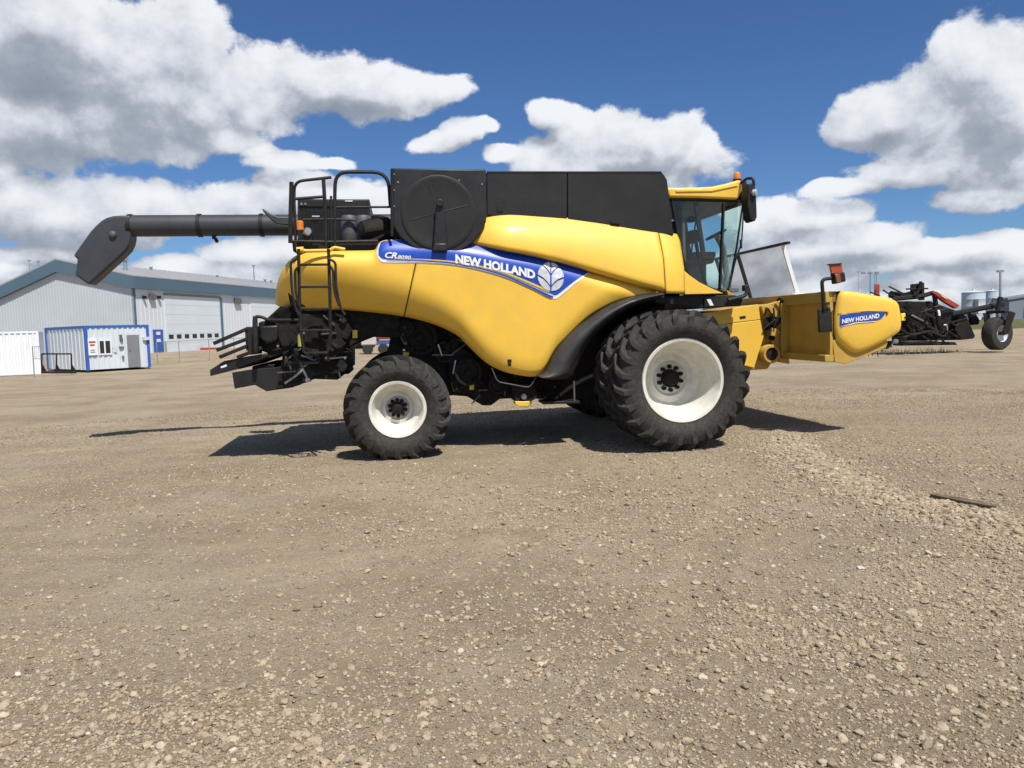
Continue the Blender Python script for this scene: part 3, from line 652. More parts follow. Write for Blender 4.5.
# seat, console, wheel, monitor inside
c0 = Q(688, 262, 0)
st = MB().box((c0.x+.12, 0, c0.z+.02), (.5, .52, .14)).build('driver_seat', 'seat', C, bevel=.05, seg=3)
MB().box((c0.x-.12, 0, c0.z+.38), (.13, .5, .68), Matrix.Rotation(R(-8), 3, 'Y')).build('seat_back', 'seat', st, bevel=.05, seg=3)
MB().box((c0.x-.18, 0, c0.z+.82), (.1, .28, .2)).build('headrest', 'seat', st, bevel=.04, seg=3)
MB().box((c0.x+.12, 0, c0.z-.2), (.3, .3, .35)).build('seat_post', 'console', st, bevel=.02)
MB().box((c0.x+.12, -.36, c0.z+.08), (.42, .12, .10)).build('armrest_console', 'console', C, bevel=.03)
MB().tube(rounded([(c0.x+.72, 0, fl.z), (c0.x+.62, 0, c0.z+.25), (c0.x+.52, 0, c0.z+.42)], .1), .05, 10).build('steering_column', 'console', C)
w0 = Vector((c0.x+.50, 0, c0.z+.45)); n0 = Vector((-.45, 0, .9)).normalized(); u0 = n0.orthogonal().normalized(); v0 = n0.cross(u0)
MB().tube([w0+(u0*math.cos(a)+v0*math.sin(a))*.18 for a in [2*math.pi*k/24 for k in range(25)]], .016, 8, cap=False).build('steering_wheel', 'frame', C)
mb = MB(); q = P(692.5, 237, .55); mb.box(q, (.12, .26, .2)); mb.build('monitor', 'frame', C, bevel=.015)
MB().tube(rounded([q+Vector((.06, 0, -.1)), P(699, 260, .5), P(706, 285, .5)], .1), .03).build('monitor_post', 'frame', C)
q = P(691, 219.5, .7); MB().box(q, (.1, .14, .09)).build('interior_mirror', 'frame', C, bevel=.02)
MB().tube([P(683, 215, .8), P(684, 262, .8)], .03).build('interior_pillar', 'console', C)
# screen wipers / mirror arms at the windscreen
MB().tube(rounded([P(744, 205, .9), P(742.5, 228, .9), P(741.5, 243, .9), P(735, 262, .9), P(729, 290, .9)], .05), .012, 6).build('windscreen_grab_rail', 'frame', C)
MB().box(P(741, 244, .92), (.03, .04, .14)).build('rail_clip', 'frame', C, bevel=.006)
# beacon
p = P(737, 180.5, .5); mb = MB(); 
MB().lathe([(-.04, .07), (.02, .07), (.02, .001)], p, (0, 0, 1), 20).build('beacon_base', 'frame', C)
MB().lathe([(.02, .055), (.09, .055), (.125, .04), (.135, .001)], p, (0, 0, 1), 20).build('beacon_lens', 'amber', C)
# lamp bar on the roof front + mirror
MB().side([(740.5, 182), (746, 180), (749, 186), (747, 204), (741, 203)], CL+.02, -CL-.02).build('roof_lamp_bar', 'frame', C, bevel=.02)
for y in (-.75, -.45, .45, .75):
    q = P(747, 193, .98); MB().lathe([(-.06, .04), (-.02, .075), (.02, .075), (.03, .06), (.03, .001)], (q.x, y, q.z), (1, 0, -.1), 20).build('roof_work_lamp', 'lampglass', C)
MB().tube(rounded([P(741, 183, 1.05), P(747, 178.3, 1.2), P(753, 178.5, 1.35), P(754, 184, 1.35), P(753, 192, 1.35)], .05), .022).build('mirror_arm', 'frame', C)
MB().side([(748.5, 184), (753, 182.5), (756, 190), (757, 208), (757.2, 217), (755.5, 221), (752, 221.5), (750, 219), (747.5, 205)], 1.42, 1.2).build('side_mirror', 'frame', C, bevel=.02, seg=3)
q = P(755.3, 192.5, 1.45); MB().lathe([(-.06, .02), (-.03, .05), (.015, .052), (.02, .04), (.022, .001)], q, (.75, -.66, 0), 20).build('mirror_work_lamp', 'lampglass', C)

# ---- deck under the cab ----------------------------------------------------
MB().side([(655, 296), (735, 295), (743, 299), (741, 306), (700, 308), (655, 303)], 1.25, -1.25).build('cab_platform', 'frame', C, bevel=.012)
MB().side([(704.5, 298), (714.5, 297.4), (714.5, 306.6), (704.5, 307)], 1.28, 1.25).build('platform_sticker', 'frame', C)
MB().side([(706.8, 299.4), (710.6, 299.2), (713.8, 305.4), (710, 305.6)], 1.284, 1.28).build('sticker_stripe', 'white', C)
MB().tube(rounded([P(728, 300, 1.3), P(745, 296, 1.3), P(748, 290, 1.3)], .05), .03).build('platform_bracket', 'frame', C)
MB().side([(744.5, 285), (749.5, 284.8), (749.5, 291), (744.5, 291)], 1.32, 1.22).build('platform_lamp', 'frame', C, bevel=.01)
MB().side([(640, 291.5), (664, 293), (664, 297.5), (650, 297)], 1.5, 1.35).build('step_edge', 'silver', C, bevel=.01)
MB().side([(727, 290), (733, 294), (737, 298), (729, 300)], 1.1, -1.1).build('cab_front_sill', 'yellow_old', C, bevel=.01)

# ---- feeder house ------------------------------------------------------------
FL = .95
MB().side([(700, 313.5), (758, 304.3), (759.5, 311), (760.5, 319.5), (700, 327)], FL, FL-.05).build('feeder_cover', 'yellow', C, bevel=.008)
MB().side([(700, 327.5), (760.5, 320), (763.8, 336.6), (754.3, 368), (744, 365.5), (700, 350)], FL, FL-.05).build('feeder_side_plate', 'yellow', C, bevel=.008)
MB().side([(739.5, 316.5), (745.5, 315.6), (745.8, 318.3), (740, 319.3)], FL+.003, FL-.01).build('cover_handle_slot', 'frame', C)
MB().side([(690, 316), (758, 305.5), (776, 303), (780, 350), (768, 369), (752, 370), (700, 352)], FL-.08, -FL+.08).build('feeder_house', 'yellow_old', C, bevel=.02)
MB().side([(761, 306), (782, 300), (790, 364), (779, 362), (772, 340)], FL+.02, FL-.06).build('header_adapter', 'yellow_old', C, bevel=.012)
MB().side([(764, 318), (774, 316), (777, 331), (774, 341), (766, 338)], FL+.03, FL+.015).build('adapter_recess', 'grime', C)
p = P(771.5, 354, FL+.1); MB().lathe([(-.3, .15), (.0, .15), (.02, .14), (.02, .105), (-.2, .10), (-.2, .001)], p, n=32).build('drive_shaft_shield', 'yellow_old', C)
MB().lathe([(-.01, .1065), (-.005, .001)], p, n=24).build('opening_shade_disc', 'frame', C)  # dark disc across the shield mouth stands in for the shade inside
for x, y in ((777, 301), (780, 304), (781, 314)):
    MB().tube(rounded([P(x, y, FL+.06), P(x+3, y-4, FL+.1), P(x+6, y+4, FL+.08), P(x+3, y+12, FL+.05)], .05), .018, 6).build('adapter_hose', 'grime', C)

for k in range(9):
    x, y = rq.uniform(764, 780), rq.uniform(304, 345); p = P(x, y, FL+.05)
    if k % 2: MB().box(p, (rq.uniform(.04, .12), .07, rq.uniform(.04, .14)), Matrix.Rotation(rq.uniform(-.6, .6), 3, 'Y')).build('adapter_bracket', 'yellow_old' if k % 3 else 'frame', C, bevel=.006)
    else: MB().tube(rounded([p, p+Vector((rq.uniform(-.1, .2), -.04, .15)), p+Vector((rq.uniform(0, .3), -.03, -.05))], .06), .014, 6).build('adapter_hose', 'frame', C)
# ---- header ------------------------------------------------------------------
NL = 2.28
hx = P(833.5, 330, NL).x
top = P(839, 291.5, NL).z; bot = P(833, 361, NL).z
hdr = MB()
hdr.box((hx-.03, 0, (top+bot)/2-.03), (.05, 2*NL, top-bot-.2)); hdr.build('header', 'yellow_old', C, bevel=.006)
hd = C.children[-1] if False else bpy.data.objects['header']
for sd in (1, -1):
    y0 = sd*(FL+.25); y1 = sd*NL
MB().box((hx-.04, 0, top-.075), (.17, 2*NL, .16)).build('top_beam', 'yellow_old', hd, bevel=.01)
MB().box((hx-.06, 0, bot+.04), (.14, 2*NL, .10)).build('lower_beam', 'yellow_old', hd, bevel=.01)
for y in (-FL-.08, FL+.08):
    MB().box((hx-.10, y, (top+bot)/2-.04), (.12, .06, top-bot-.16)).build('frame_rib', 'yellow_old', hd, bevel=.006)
# floor, auger and pickup behind the end shields
fx = P(897, 330, NL).x
MB().box(((hx+fx)/2-.15, 0, bot+.10), (fx-hx-.3, 2*NL-.1, .05)).build('header_floor', 'yellow_old', hd)
MB().lathe([(-NL+.1, .001), (-NL+.1, .2), (NL-.1, .2), (NL-.1, .001)], (hx+.36, 0, bot+.38), (0, 1, 0), 28).build('feed_auger', 'yellow_old', hd)
for sd in (1, -1):
    mb = MB()
    n = 60
    for k in range(n):
        a = 2*math.pi*k/14*sd; y = sd*(.5+(NL-.65)*k/n); y2 = sd*(.5+(NL-.65)*(k+1)/n); a2 = 2*math.pi*(k+1)/14*sd
        c_ = lambda aa, yy, r: Vector((hx+.36+math.cos(aa)*r, yy, bot+.38+math.sin(aa)*r))
        mb.add([c_(a, y, .2), c_(a, y, .31), c_(a2, y2, .31), c_(a2, y2, .2)], [(0, 1, 2, 3)])
    mb.build('auger_flight', 'yellow_old', hd, solid=.008)
MB().lathe([(-NL+.15, .09), (NL-.15, .09)], (fx-.15, 0, bot+.24), (0, 1, 0), 16).build('pickup_roller', 'frame', hd)
mb = MB()
for k in range(54):
    y = -NL+.2+(2*NL-.4)*k/53
    for a in (0, 2.1, 4.2):
        a += k*.7; mb.tube([(fx-.15+math.cos(a)*.09, y, bot+.24+math.sin(a)*.09), (fx-.15+math.cos(a)*.22, y, bot+.24+math.sin(a)*.22)], .007, 4)
mb.build('pickup_tines', 'frame', hd)
MB().box((fx-.5, 0, bot+.22), (.7, 2*NL-.4, .03)).build('pickup_belt', 'rubber', hd)
# end shields
cap = closed_curve([(839.5, 291.8), (850, 291.3), (870, 294.5), (889, 298), (896.8, 302), (899.3, 309), (900.8, 320), (900.4, 328), (896.5, 334), (878.5, 344.3), (859, 352.7), (850, 352), (842, 346), (835, 338), (833.4, 322), (835.5, 304)], 3)
cen = Vector((866, 321))
def shield(side):
    rings = [(1.0, -.20), (1.0, -.06), (.985, -.02), (.955, .01), (.90, .03), (.80, .045), (.55, .055), (.25, .06)]
    vs = []; n = len(cap)
    for k, d in rings:
        for x, y in cap:
            q = cen+(Vector((x, y))-cen)*k; p = P(q.x, q.y, NL); vs.append(Vector((p.x, -side*(NL+.03+d), p.z)))
    fs = []
    for r in range(len(rings)-1):
        for i in range(n): fs.append((r*n+i, r*n+(i+1) % n, (r+1)*n+(i+1) % n, (r+1)*n+i))
    fs.append([(len(rings)-1)*n+i for i in range(n)])
    return MB().add(vs, fs).build('end_shield', 'yellow', hd, angle=60)
sh = shield(1); shield(-1)
RINGS = [(1.0, -.20), (1.0, -.06), (.985, -.02), (.955, .01), (.90, .03), (.80, .045), (.55, .055), (.25, .06)]
def SH(x, y, lift=0):
    q = Vector((x, y))-cen; best = 1.0
    for i in range(len(cap)):
        a = Vector(cap[i])-cen; b = Vector(cap[(i+1) % len(cap)])-cen; e = b-a; den = q.x*e.y-q.y*e.x
        if abs(den) < 1e-9: continue
        t = (a.x*e.y-a.y*e.x)/den; s = (a.x*q.y-a.y*q.x)/den
        if t > 0 and -1e-6 <= s <= 1.000001: best = 1/t
    d = interp([(k, v) for k, v in sorted(RINGS[1:])], best)
    p = P(x, y, NL); p.y = -(NL+.03+d+lift+.006); return p
for sd in (1, -1):
    q = [P(x, y, NL) for x, y in ((833, 341), (834.7, 362), (845.6, 364), (886, 347.8), (888, 342), (880, 330), (845, 330))]
    q = [Vector((a.x, a.y*sd, a.z)) for a in q]; MB().prism(q, (0, .04*sd, 0)).build('end_sheet', 'yellow_old', hd, bevel=.006)
    q = [P(x, y, NL) for x, y in ((831, 292), (841, 291), (838, 298), (836, 310), (836, 341), (831.5, 337), (830.5, 312), (833, 309))]
    q = [Vector((a.x, a.y*sd, a.z)) for a in q]; MB().prism(q, (0, .06*sd, 0)).build('end_post', 'grime', hd, bevel=.006)
# blue decal on the shield
dT_ = [(837, 315), (852, 313.4), (867, 312.5), (882, 312.7)]; dB_ = [(837, 326.2), (845, 323.6), (852, 322), (871, 320.6), (877, 319), (882, 313)]
MB().grid(lambda u, v: SH(837.2+44.6*u, interp(dT_, 837.2+44.6*u)*(1-v)+interp(dB_, 837.2+44.6*u)*v, .002), 24, 5).build('shield_decal', 'blue', sh)
surf_text('lettering', 'NEW HOLLAND', (838.8, 323.8), (875, 318.0), 4.6, 'white', .04, 0, .007, SH, 0, sh)
mb = MB(); mb.add([SH(x, y, .0) for x, y in ((838, 326.6), (852, 322.7), (871, 321.3), (871, 321.9), (852, 323.5), (838.4, 327.4))], [list(range(6))]); mb.build('decal_line', 'white', sh, solid=-.003)
# recess above the decal
mb = MB(); mb.add([SH(x, y, -.002) for x, y in ((836, 313.6), (860, 310.4), (880, 310), (884.5, 311.6), (884, 314.6), (882.8, 315), (882, 312.2), (867, 311.8), (852, 312.9), (836, 314.4))], [list(range(10))]); mb.build('shield_recess_edge', 'yellow_old', sh, solid=-.012)
p = SH(897, 324); p.y += .07; MB().disc((p.x, p.y-.01, p.z), .03, n=16, h=.02).build('shield_lock', 'red', sh)
for x in (885, 889.5): 
    q = P(x, 343+(x-885)*.5, NL-.1); MB().lathe([(-.05, .03), (.03, .035), (.03, .001)], q, (1, 0, -.2), 10).build('coupling', 'steel', hd)
MB().side([(887, 342), (891, 341), (892, 345), (888, 349), (886, 348)], NL-.05, NL-.15).build('shield_bracket', 'grime', hd)
# marker lamps on a bent post
MB().side([(818.5, 309), (831, 308), (833, 331), (819.5, 332.5)], NL+.02, NL-.03).build('lamp_plate', 'frame', hd, bevel=.015)
MB().tube(rounded([P(824, 310, NL+.03), P(822.6, 290, NL+.03), P(821.5, 279.5, NL+.03), P(835, 277.8, NL+.03)], .13), .026, 10).build('lamp_post', 'frame', hd)
MB().side([(830, 264.6), (841.8, 263.6), (843.2, 272.6), (832, 273.8)], NL+.06, NL+.02).build('red_reflector', 'red', hd, bevel=.006)
MB().side([(829.7, 263.8), (841.8, 262.9), (842, 264), (830, 265)], NL+.08, NL+.0).build('reflector_cap', 'frame', hd, bevel=.004)
MB().side([(834.3, 273), (845, 272), (846.3, 281.3), (836, 284)], NL+.10, NL-.02).build('lamp_box', 'frame', hd, bevel=.015)
MB().side([(835.3, 274.5), (840.3, 274), (841.5, 282), (836.8, 283)], NL+.115, NL+.09).build('amber_lens', 'dark_amber', hd, bevel=.008)
for (x, y) in ((828, 306),): 
    q = P(x, y, NL+.03); MB().disc(q, .02, n=10, h=.02).build('bolt', 'steel', hd)
# leaning clear guard above the feeder
GL = .75
ga, gb = P(783, 244.5, GL), P(798, 296, GL)
MB().add([Vector((ga.x, -GL, ga.z)), Vector((gb.x, -GL, gb.z)), Vector((gb.x, NL-.3, gb.z)), Vector((ga.x, NL-.3, ga.z))], [(0, 1, 2, 3)]).build('guard_screen', 'screen', hd, solid=.004)
MB().bar((ga.x, -GL-.18, ga.z+.01), (ga.x, NL-.2, ga.z+.01), .06, .04, up=(0, 0, 1)).build('guard_top_rail', 'frame', hd)
for y in (-GL, .95, NL-.35):
    MB().bar((ga.x, y, ga.z), (gb.x, y, gb.z), .06, .03, up=(0, 1, 0)).build('guard_post', 'white' if y < 0 else 'frame', hd)
MB().box((gb.x, -GL, gb.z), (.2, .14, .09)).build('guard_foot', 'white', hd, bevel=.02)
for i, x in enumerate((763, 786)):
    pass
# ============================================================ GROUND
xs = np.concatenate([-np.geomspace(1500, 9.5, 42), np.arange(-9.4, 9.4, .055), np.geomspace(9.45, 1500, 42)])
ys = np.concatenate([-np.geomspace(600, 1.5, 16), np.arange(-1.3, 2.4, .3), np.arange(2.5, 16, .045), np.geomspace(16.1, 2500, 60)])
GX, GY = np.meshgrid(xs, ys); GZ = height(GX, GY)
nx_, ny_ = len(xs), len(ys)
me = bpy.data.meshes.new('ground'); me.vertices.add(nx_*ny_)
me.vertices.foreach_set('co', np.stack([GX, GY, GZ], -1).astype(np.float32).ravel())
i, j = np.meshgrid(np.arange(ny_-1), np.arange(nx_-1), indexing='ij'); b = (i*nx_+j).ravel()
fc = np.stack([b, b+1, b+nx_+1, b+nx_], -1).astype(np.int32); nf = len(fc)
me.loops.add(nf*4); me.polygons.add(nf); me.loops.foreach_set('vertex_index', fc.ravel())
me.polygons.foreach_set('loop_start', np.arange(0, nf*4, 4, dtype=np.int32)); me.polygons.foreach_set('loop_total', np.full(nf, 4, np.int32))
me.update(); me.validate(); me.polygons.foreach_set('use_smooth', np.ones(nf, bool))
ground = bpy.data.objects.new('ground', me); COL.objects.link(ground); tag(ground, 'bare beige dirt and gravel yard', None, kind='structure')
mt, nt, bs = new_mat('gravel_yard'); N = nt.nodes; Lk = nt.links
tc = N.new('ShaderNodeTexCoord')
def noise(scale, detail=6, rough=.6, vec=None, stretch=None):
    n = N.new('ShaderNodeTexNoise'); n.inputs['Scale'].default_value = scale; n.inputs['Detail'].default_value = detail; n.inputs['Roughness'].default_value = rough
    v = vec or tc.outputs['Object']
    if stretch:
        mp = N.new('ShaderNodeMapping'); mp.inputs['Scale'].default_value = stretch[:3]; mp.inputs['Rotation'].default_value = (0, 0, stretch[3]); Lk.new(v, mp.inputs['Vector']); v = mp.outputs['Vector']
    Lk.new(v, n.inputs['Vector']); return n.outputs['Fac']
def mrange(s, a, b, c=0, d=1):
    n = N.new('ShaderNodeMapRange'); n.interpolation_type = 'SMOOTHSTEP'
    for k, v in zip(('From Min', 'From Max', 'To Min', 'To Max'), (a, b, c, d)): n.inputs[k].default_value = v
    Lk.new(s, n.inputs['Value']); return n.outputs['Result']
def mixc(f, a, b, mode='MIX'):
    n = N.new('ShaderNodeMixRGB'); n.blend_type = mode
    for k, v in (('Fac', f), ('Color1', a), ('Color2', b)):
        if hasattr(v, 'is_linked'): Lk.new(v, n.inputs[k])
        else: n.inputs[k].default_value = v if k == 'Fac' else (*v, 1)
    return n.outputs['Color']
GA, GB, GC = (.375, .298, .200), (.295, .230, .150), (.47, .388, .272)
col = mixc(mrange(noise(.35, 6, .65), .42, .60), GA, GB)
col = mixc(mrange(noise(1.1, 6, .65, stretch=(.35, 1.6, 1, .1)), .5, .72, 0, .6), col, GC)
col = mixc(mrange(noise(.5, 6, .6, stretch=(.12, 1.5, 1, -.05)), .52, .7, 0, .55), col, GB)
col = mixc(mrange(noise(9, 6, .7), .45, .7, 0, .35), col, GC)
col = mixc(mrange(noise(.45, 4, .5), .50, .62, 0, .45), col, (.44, .365, .262))
col = mixc(mrange(noise(14, 6, .75, stretch=(1, 1, 1, .6)), .52, .68, 0, .35), col, (.13, .10, .07))
def vor(scale, rand=1):
    v = N.new('ShaderNodeTexVoronoi'); v.inputs['Scale'].default_value = scale; Lk.new(tc.outputs['Object'], v.inputs['Vector']); return v
v1 = vor(75); v2 = vor(30); v3 = vor(160)
patch = mrange(noise(.8, 5, .6), .38, .62)
pm = N.new('ShaderNodeSeparateColor'); Lk.new(v1.outputs['Color'], pm.inputs[0])
st1 = mrange(v1.outputs['Distance'], .42, .25)      # pebble mask
sel = mrange(pm.outputs[0], .35, .4)
mm = N.new('ShaderNodeMath'); mm.operation = 'MULTIPLY'; Lk.new(st1, mm.inputs[0]); Lk.new(sel, mm.inputs[1])
m2 = N.new('ShaderNodeMath'); m2.operation = 'MULTIPLY'; Lk.new(mm.outputs[0], m2.inputs[0]); Lk.new(mrange(patch, 0, 1, .35, 1), m2.inputs[1])
rp = N.new('ShaderNodeValToRGB'); rp.color_ramp.elements[0].color = (.14, .11, .08, 1); rp.color_ramp.elements[1].color = (.50, .46, .38, 1); Lk.new(pm.outputs[1], rp.inputs[0])
col = mixc(m2.outputs[0], col, rp.outputs[0])
p2 = N.new('ShaderNodeSeparateColor'); Lk.new(v2.outputs['Color'], p2.inputs[0])
mm2 = N.new('ShaderNodeMath'); mm2.operation = 'MULTIPLY'; Lk.new(mrange(v2.outputs['Distance'], .38, .28), mm2.inputs[0]); Lk.new(mrange(p2.outputs[0], .72, .76), mm2.inputs[1])
rp2 = N.new('ShaderNodeValToRGB'); rp2.color_ramp.elements[0].color = (.2, .16, .11, 1); rp2.color_ramp.elements[1].color = (.52, .47, .38, 1); Lk.new(p2.outputs[1], rp2.inputs[0])
far = N.new('ShaderNodeVectorMath'); far.operation = 'LENGTH'; Lk.new(tc.outputs['Object'], far.inputs[0])
fm = mrange(far.outputs['Value'], 9, 16, 0, .8)
mm3 = N.new('ShaderNodeMath'); mm3.operation = 'MULTIPLY'; Lk.new(mm2.outputs[0], mm3.inputs[0]); Lk.new(fm, mm3.inputs[1])
col = mixc(mm3.outputs[0], col, rp2.outputs[0])
# grass beyond the yard
sp_ = N.new('ShaderNodeSeparateXYZ'); Lk.new(tc.outputs['Object'], sp_.inputs[0])
ad = N.new('ShaderNodeMath'); ad.operation = 'ADD'; Lk.new(sp_.outputs['Y'], ad.inputs[0])
ns = mrange(noise(.05, 4), .2, .8, -14, 14); Lk.new(ns, ad.inputs[1])
gm = mrange(ad.outputs[0], 68, 76)
gx = mrange(sp_.outputs['X'], 5, 25); g2 = N.new('ShaderNodeMath'); g2.operation = 'MULTIPLY'; Lk.new(gm, g2.inputs[0]); Lk.new(gx, g2.inputs[1])
gcol = mixc(mrange(noise(.3, 6), .4, .6), (.085, .095, .035), (.15, .135, .06))
col = mixc(g2.outputs[0], col, gcol)
Lk.new(col, bs.inputs['Base Color']); bs.inputs['Roughness'].default_value = .95; bs.inputs['Specular IOR Level'].default_value = .15
h1 = mixc(.5, (0, 0, 0), (0, 0, 0))
def math_(op, a, b):
    n = N.new('ShaderNodeMath'); n.operation = op
    for k, v in enumerate((a, b)):
        if hasattr(v, 'is_linked'): Lk.new(v, n.inputs[k])
        else: n.inputs[k].default_value = v
    return n.outputs[0]
hh = math_('ADD', math_('MULTIPLY', m2.outputs[0], .009), math_('MULTIPLY', mm3.outputs[0], .022))
hh = math_('ADD', hh, math_('MULTIPLY', noise(28, 8, .75), .026))
hh = math_('ADD', hh, math_('MULTIPLY', noise(6, 6, .6), .02))
hh = math_('ADD', hh, math_('MULTIPLY', mrange(v3.outputs['Distance'], .5, .1), .003))
bp = N.new('ShaderNodeBump'); bp.inputs['Strength'].default_value = 1; bp.inputs['Distance'].default_value = 1
Lk.new(hh, bp.inputs['Height']); Lk.new(bp.outputs['Normal'], bs.inputs['Normal'])
me.materials.append(mt)

# ============================================================ LOOSE GRAVEL
def ico(sub):
    import bmesh
    bm = bmesh.new(); bmesh.ops.create_icosphere(bm, subdivisions=sub, radius=1); bm.verts.ensure_lookup_table()
    v = np.array([x.co[:] for x in bm.verts]); f = np.array([[q.index for q in p.verts] for p in bm.faces]); bm.free(); return v, f
def stones(name, n, sub, smin, smax, rmax, seed, label, dens_pow=1.0):
    g = np.random.default_rng(seed); v, f = ico(sub); K = len(v)
    # positions: radial falloff, patchy, denser on the gravel ridge
    M_ = n*9; r = g.uniform(2.3, rmax, M_); a = g.uniform(R(-42), R(42), M_); X = r*np.sin(a); Y = r*np.cos(a)
    pat = fbm(X*.55+9, Y*.9+2, 4); d = sstep(.40, .60, pat)*.62+.34
    d = d*(.45+.75*sstep(-3.5, 2.5, X+ .3*(6-Y)))                      # more loose stone to the right
    d = d*(1+1.0*sstep(5.5, 3, Y))
    w = windrow(X, Y); wide = .22+.34*fbm(X*2, Y*2, 2); d = np.maximum(d, 8.0*np.exp(-(w/wide)**2))
    dens = np.minimum(d, 6)*r/rmax*(1/(1+(r/8.0)**2)); keep = g.random(M_) < dens/dens.max()*1.0
    idx = np.nonzero(keep)[0][:n]; X, Y, w = X[idx], Y[idx], w[idx]; n = len(X)
    s = smin*(smax/smin)**(g.random(n)**1.7); s = s*(1+.45*np.exp(-(w/.35)**2)); s = np.maximum(s, np.hypot(X, Y)*.00075)
    sc = np.stack([s*g.uniform(.8, 1.35, n), s*g.uniform(.7, 1.1, n), s*g.uniform(.45, .8, n)], -1)
    # random facetting per stone
    V = v[None]*(1+g.uniform(-.22, .22, (n, K))[..., None]); V = V*sc[:, None, :]
    th = g.uniform(0, 2*np.pi, n); tl = g.uniform(-.4, .4, n)
    c, s_ = np.cos(tl)[:, None], np.sin(tl)[:, None]; x, z = V[..., 0]*c-V[..., 2]*s_, V[..., 0]*s_+V[..., 2]*c
    c, s_ = np.cos(th)[:, None], np.sin(th)[:, None]; x, y = x*c-V[..., 1]*s_, x*s_+V[..., 1]*c
    Z0 = height(X, Y)+sc[:, 2]*g.uniform(-.05, .7, n)
    co = np.stack([x+X[:, None], y+Y[:, None], z+Z0[:, None]], -1).reshape(-1, 3)
    F = (f[None]+(np.arange(n)*K)[:, None, None]).reshape(-1, 3).astype(np.int32)
    me = bpy.data.meshes.new(name); me.vertices.add(len(co)); me.vertices.foreach_set('co', co.astype(np.float32).ravel())
    me.loops.add(len(F)*3); me.polygons.add(len(F)); me.loops.foreach_set('vertex_index', F.ravel())
    me.polygons.foreach_set('loop_start', np.arange(0, len(F)*3, 3, dtype=np.int32)); me.polygons.foreach_set('loop_total', np.full(len(F), 3, np.int32))
    me.update(); me.polygons.foreach_set('use_smooth', np.full(len(F), False))
    base = np.array([[.35, .282, .19], [.42, .345, .24], [.25, .195, .13], [.47, .40, .29], [.37, .285, .19], [.30, .25, .18], [.56, .50, .41]])
    p = g.choice(7, n, p=[.34, .23, .19, .06, .12, .054, .006]); c3 = base[p]*g.uniform(.85, 1.12, (n, 1))
    c4 = np.repeat(np.concatenate([c3, np.ones((n, 1))], 1), K, 0).astype(np.float32)
    at_ = me.color_attributes.new('stone', 'FLOAT_COLOR', 'POINT'); at_.data.foreach_set('color', c4.ravel())
    ob = bpy.data.objects.new(name, me); COL.objects.link(ob); me.materials.append(stone_mat); tag(ob, label, 'gravel', kind='stuff'); return ob
stone_mat, nt2, b2 = new_mat('river_stone')
at2 = nt2.nodes.new('ShaderNodeAttribute'); at2.attribute_name = 'stone'
nz = nt2.nodes.new('ShaderNodeTexNoise'); nz.inputs['Scale'].default_value = 90; nz.inputs['Detail'].default_value = 4
tco = nt2.nodes.new('ShaderNodeTexCoord'); nt2.links.new(tco.outputs['Object'], nz.inputs['Vector'])
mrr = nt2.nodes.new('ShaderNodeMapRange'); mrr.inputs['To Min'].default_value = .7; mrr.inputs['To Max'].default_value = 1.25; nt2.links.new(nz.outputs[0], mrr.inputs[0])
mxx = nt2.nodes.new('ShaderNodeVectorMath'); mxx.operation = 'SCALE'; nt2.links.new(at2.outputs['Color'], mxx.inputs[0]); nt2.links.new(mrr.outputs[0], mxx.inputs['Scale'])
nt2.links.new(mxx.outputs[0], b2.inputs['Base Color']); b2.inputs['Roughness'].default_value = .85; b2.inputs['Specular IOR Level'].default_value = .25
stones('loose_pebbles', 17000, 2, .008, .026, 12, 1, 'larger rounded beige stones scattered over the dirt')
stones('fine_gravel', 260000, 1, .0035, .012, 20, 2, 'fine loose gravel strewn over the yard')

# piece of weathered board lying on the gravel
q = Vector((4.14, 7.0, 0)); z = float(height(q.x, q.y))
bd = MB(); bd.prism([Vector((-.29, -.035, 0)), Vector((-.05, -.05, 0)), Vector((.27, -.045, 0)), Vector((.29, .0, 0)), Vector((.1, .035, 0)), Vector((-.27, .02, 0))], (0, 0, .025))
o = bd.build('board', 'wood', None, bevel=.004, origin=(0, 0, 0)); o.location = (q.x, q.y, z+.012); o.rotation_euler = (R(6), R(1), R(-57)); tag(o, 'broken piece of weathered board lying on the gravel ridge', 'board')

# ============================================================ MAIN BUILDING
CB = (-34.0, 70.0); dS = Vector((4.5, 26.0)).normalized(); dG = Vector((-dS.y, dS.x))
def side(px, py): return on_line(px, py, CB, dS)
def gab(px, py): return on_line(px, py, CB, dG)
def G3(u, z, out=0): return Vector((CB[0]+dG.x*u-dS.x*out, CB[1]+dG.y*u-dS.y*out, z))       # along the gable
def S3(u, z, out=0): return Vector((CB[0]+dS.x*u+(-dG.x)*out, CB[1]+dS.y*u+(-dG.y)*out, z))  # along the long side
bz = .12; ez = side(139, 277.6).z; pk = gab(57.4, 258.9); hw = (Vector((pk.x-CB[0], pk.y-CB[1]))).dot(dG); pz = pk.z-.15; fh = side(139, 277.6).z-side(139, 289).z
LEN = 62; W_ = 2*hw; _g = gab(0, 284); _u = Vector((_g.x-CB[0], _g.y-CB[1])).dot(dG); ezl = pz-(pz-_g.z+.45)/(_u-hw)*(W_-hw)
print('BLD', ez, pz, hw, fh)
bld = empty('workshop_building', (CB[0], CB[1], bz), label='large pale grey metal workshop with slate blue fascia and low gable roof', cat='building')
def bb(mb, name, mt, par=bld, **k):
    return mb.build(name, mt, par, origin=(CB[0], CB[1], bz), **k)
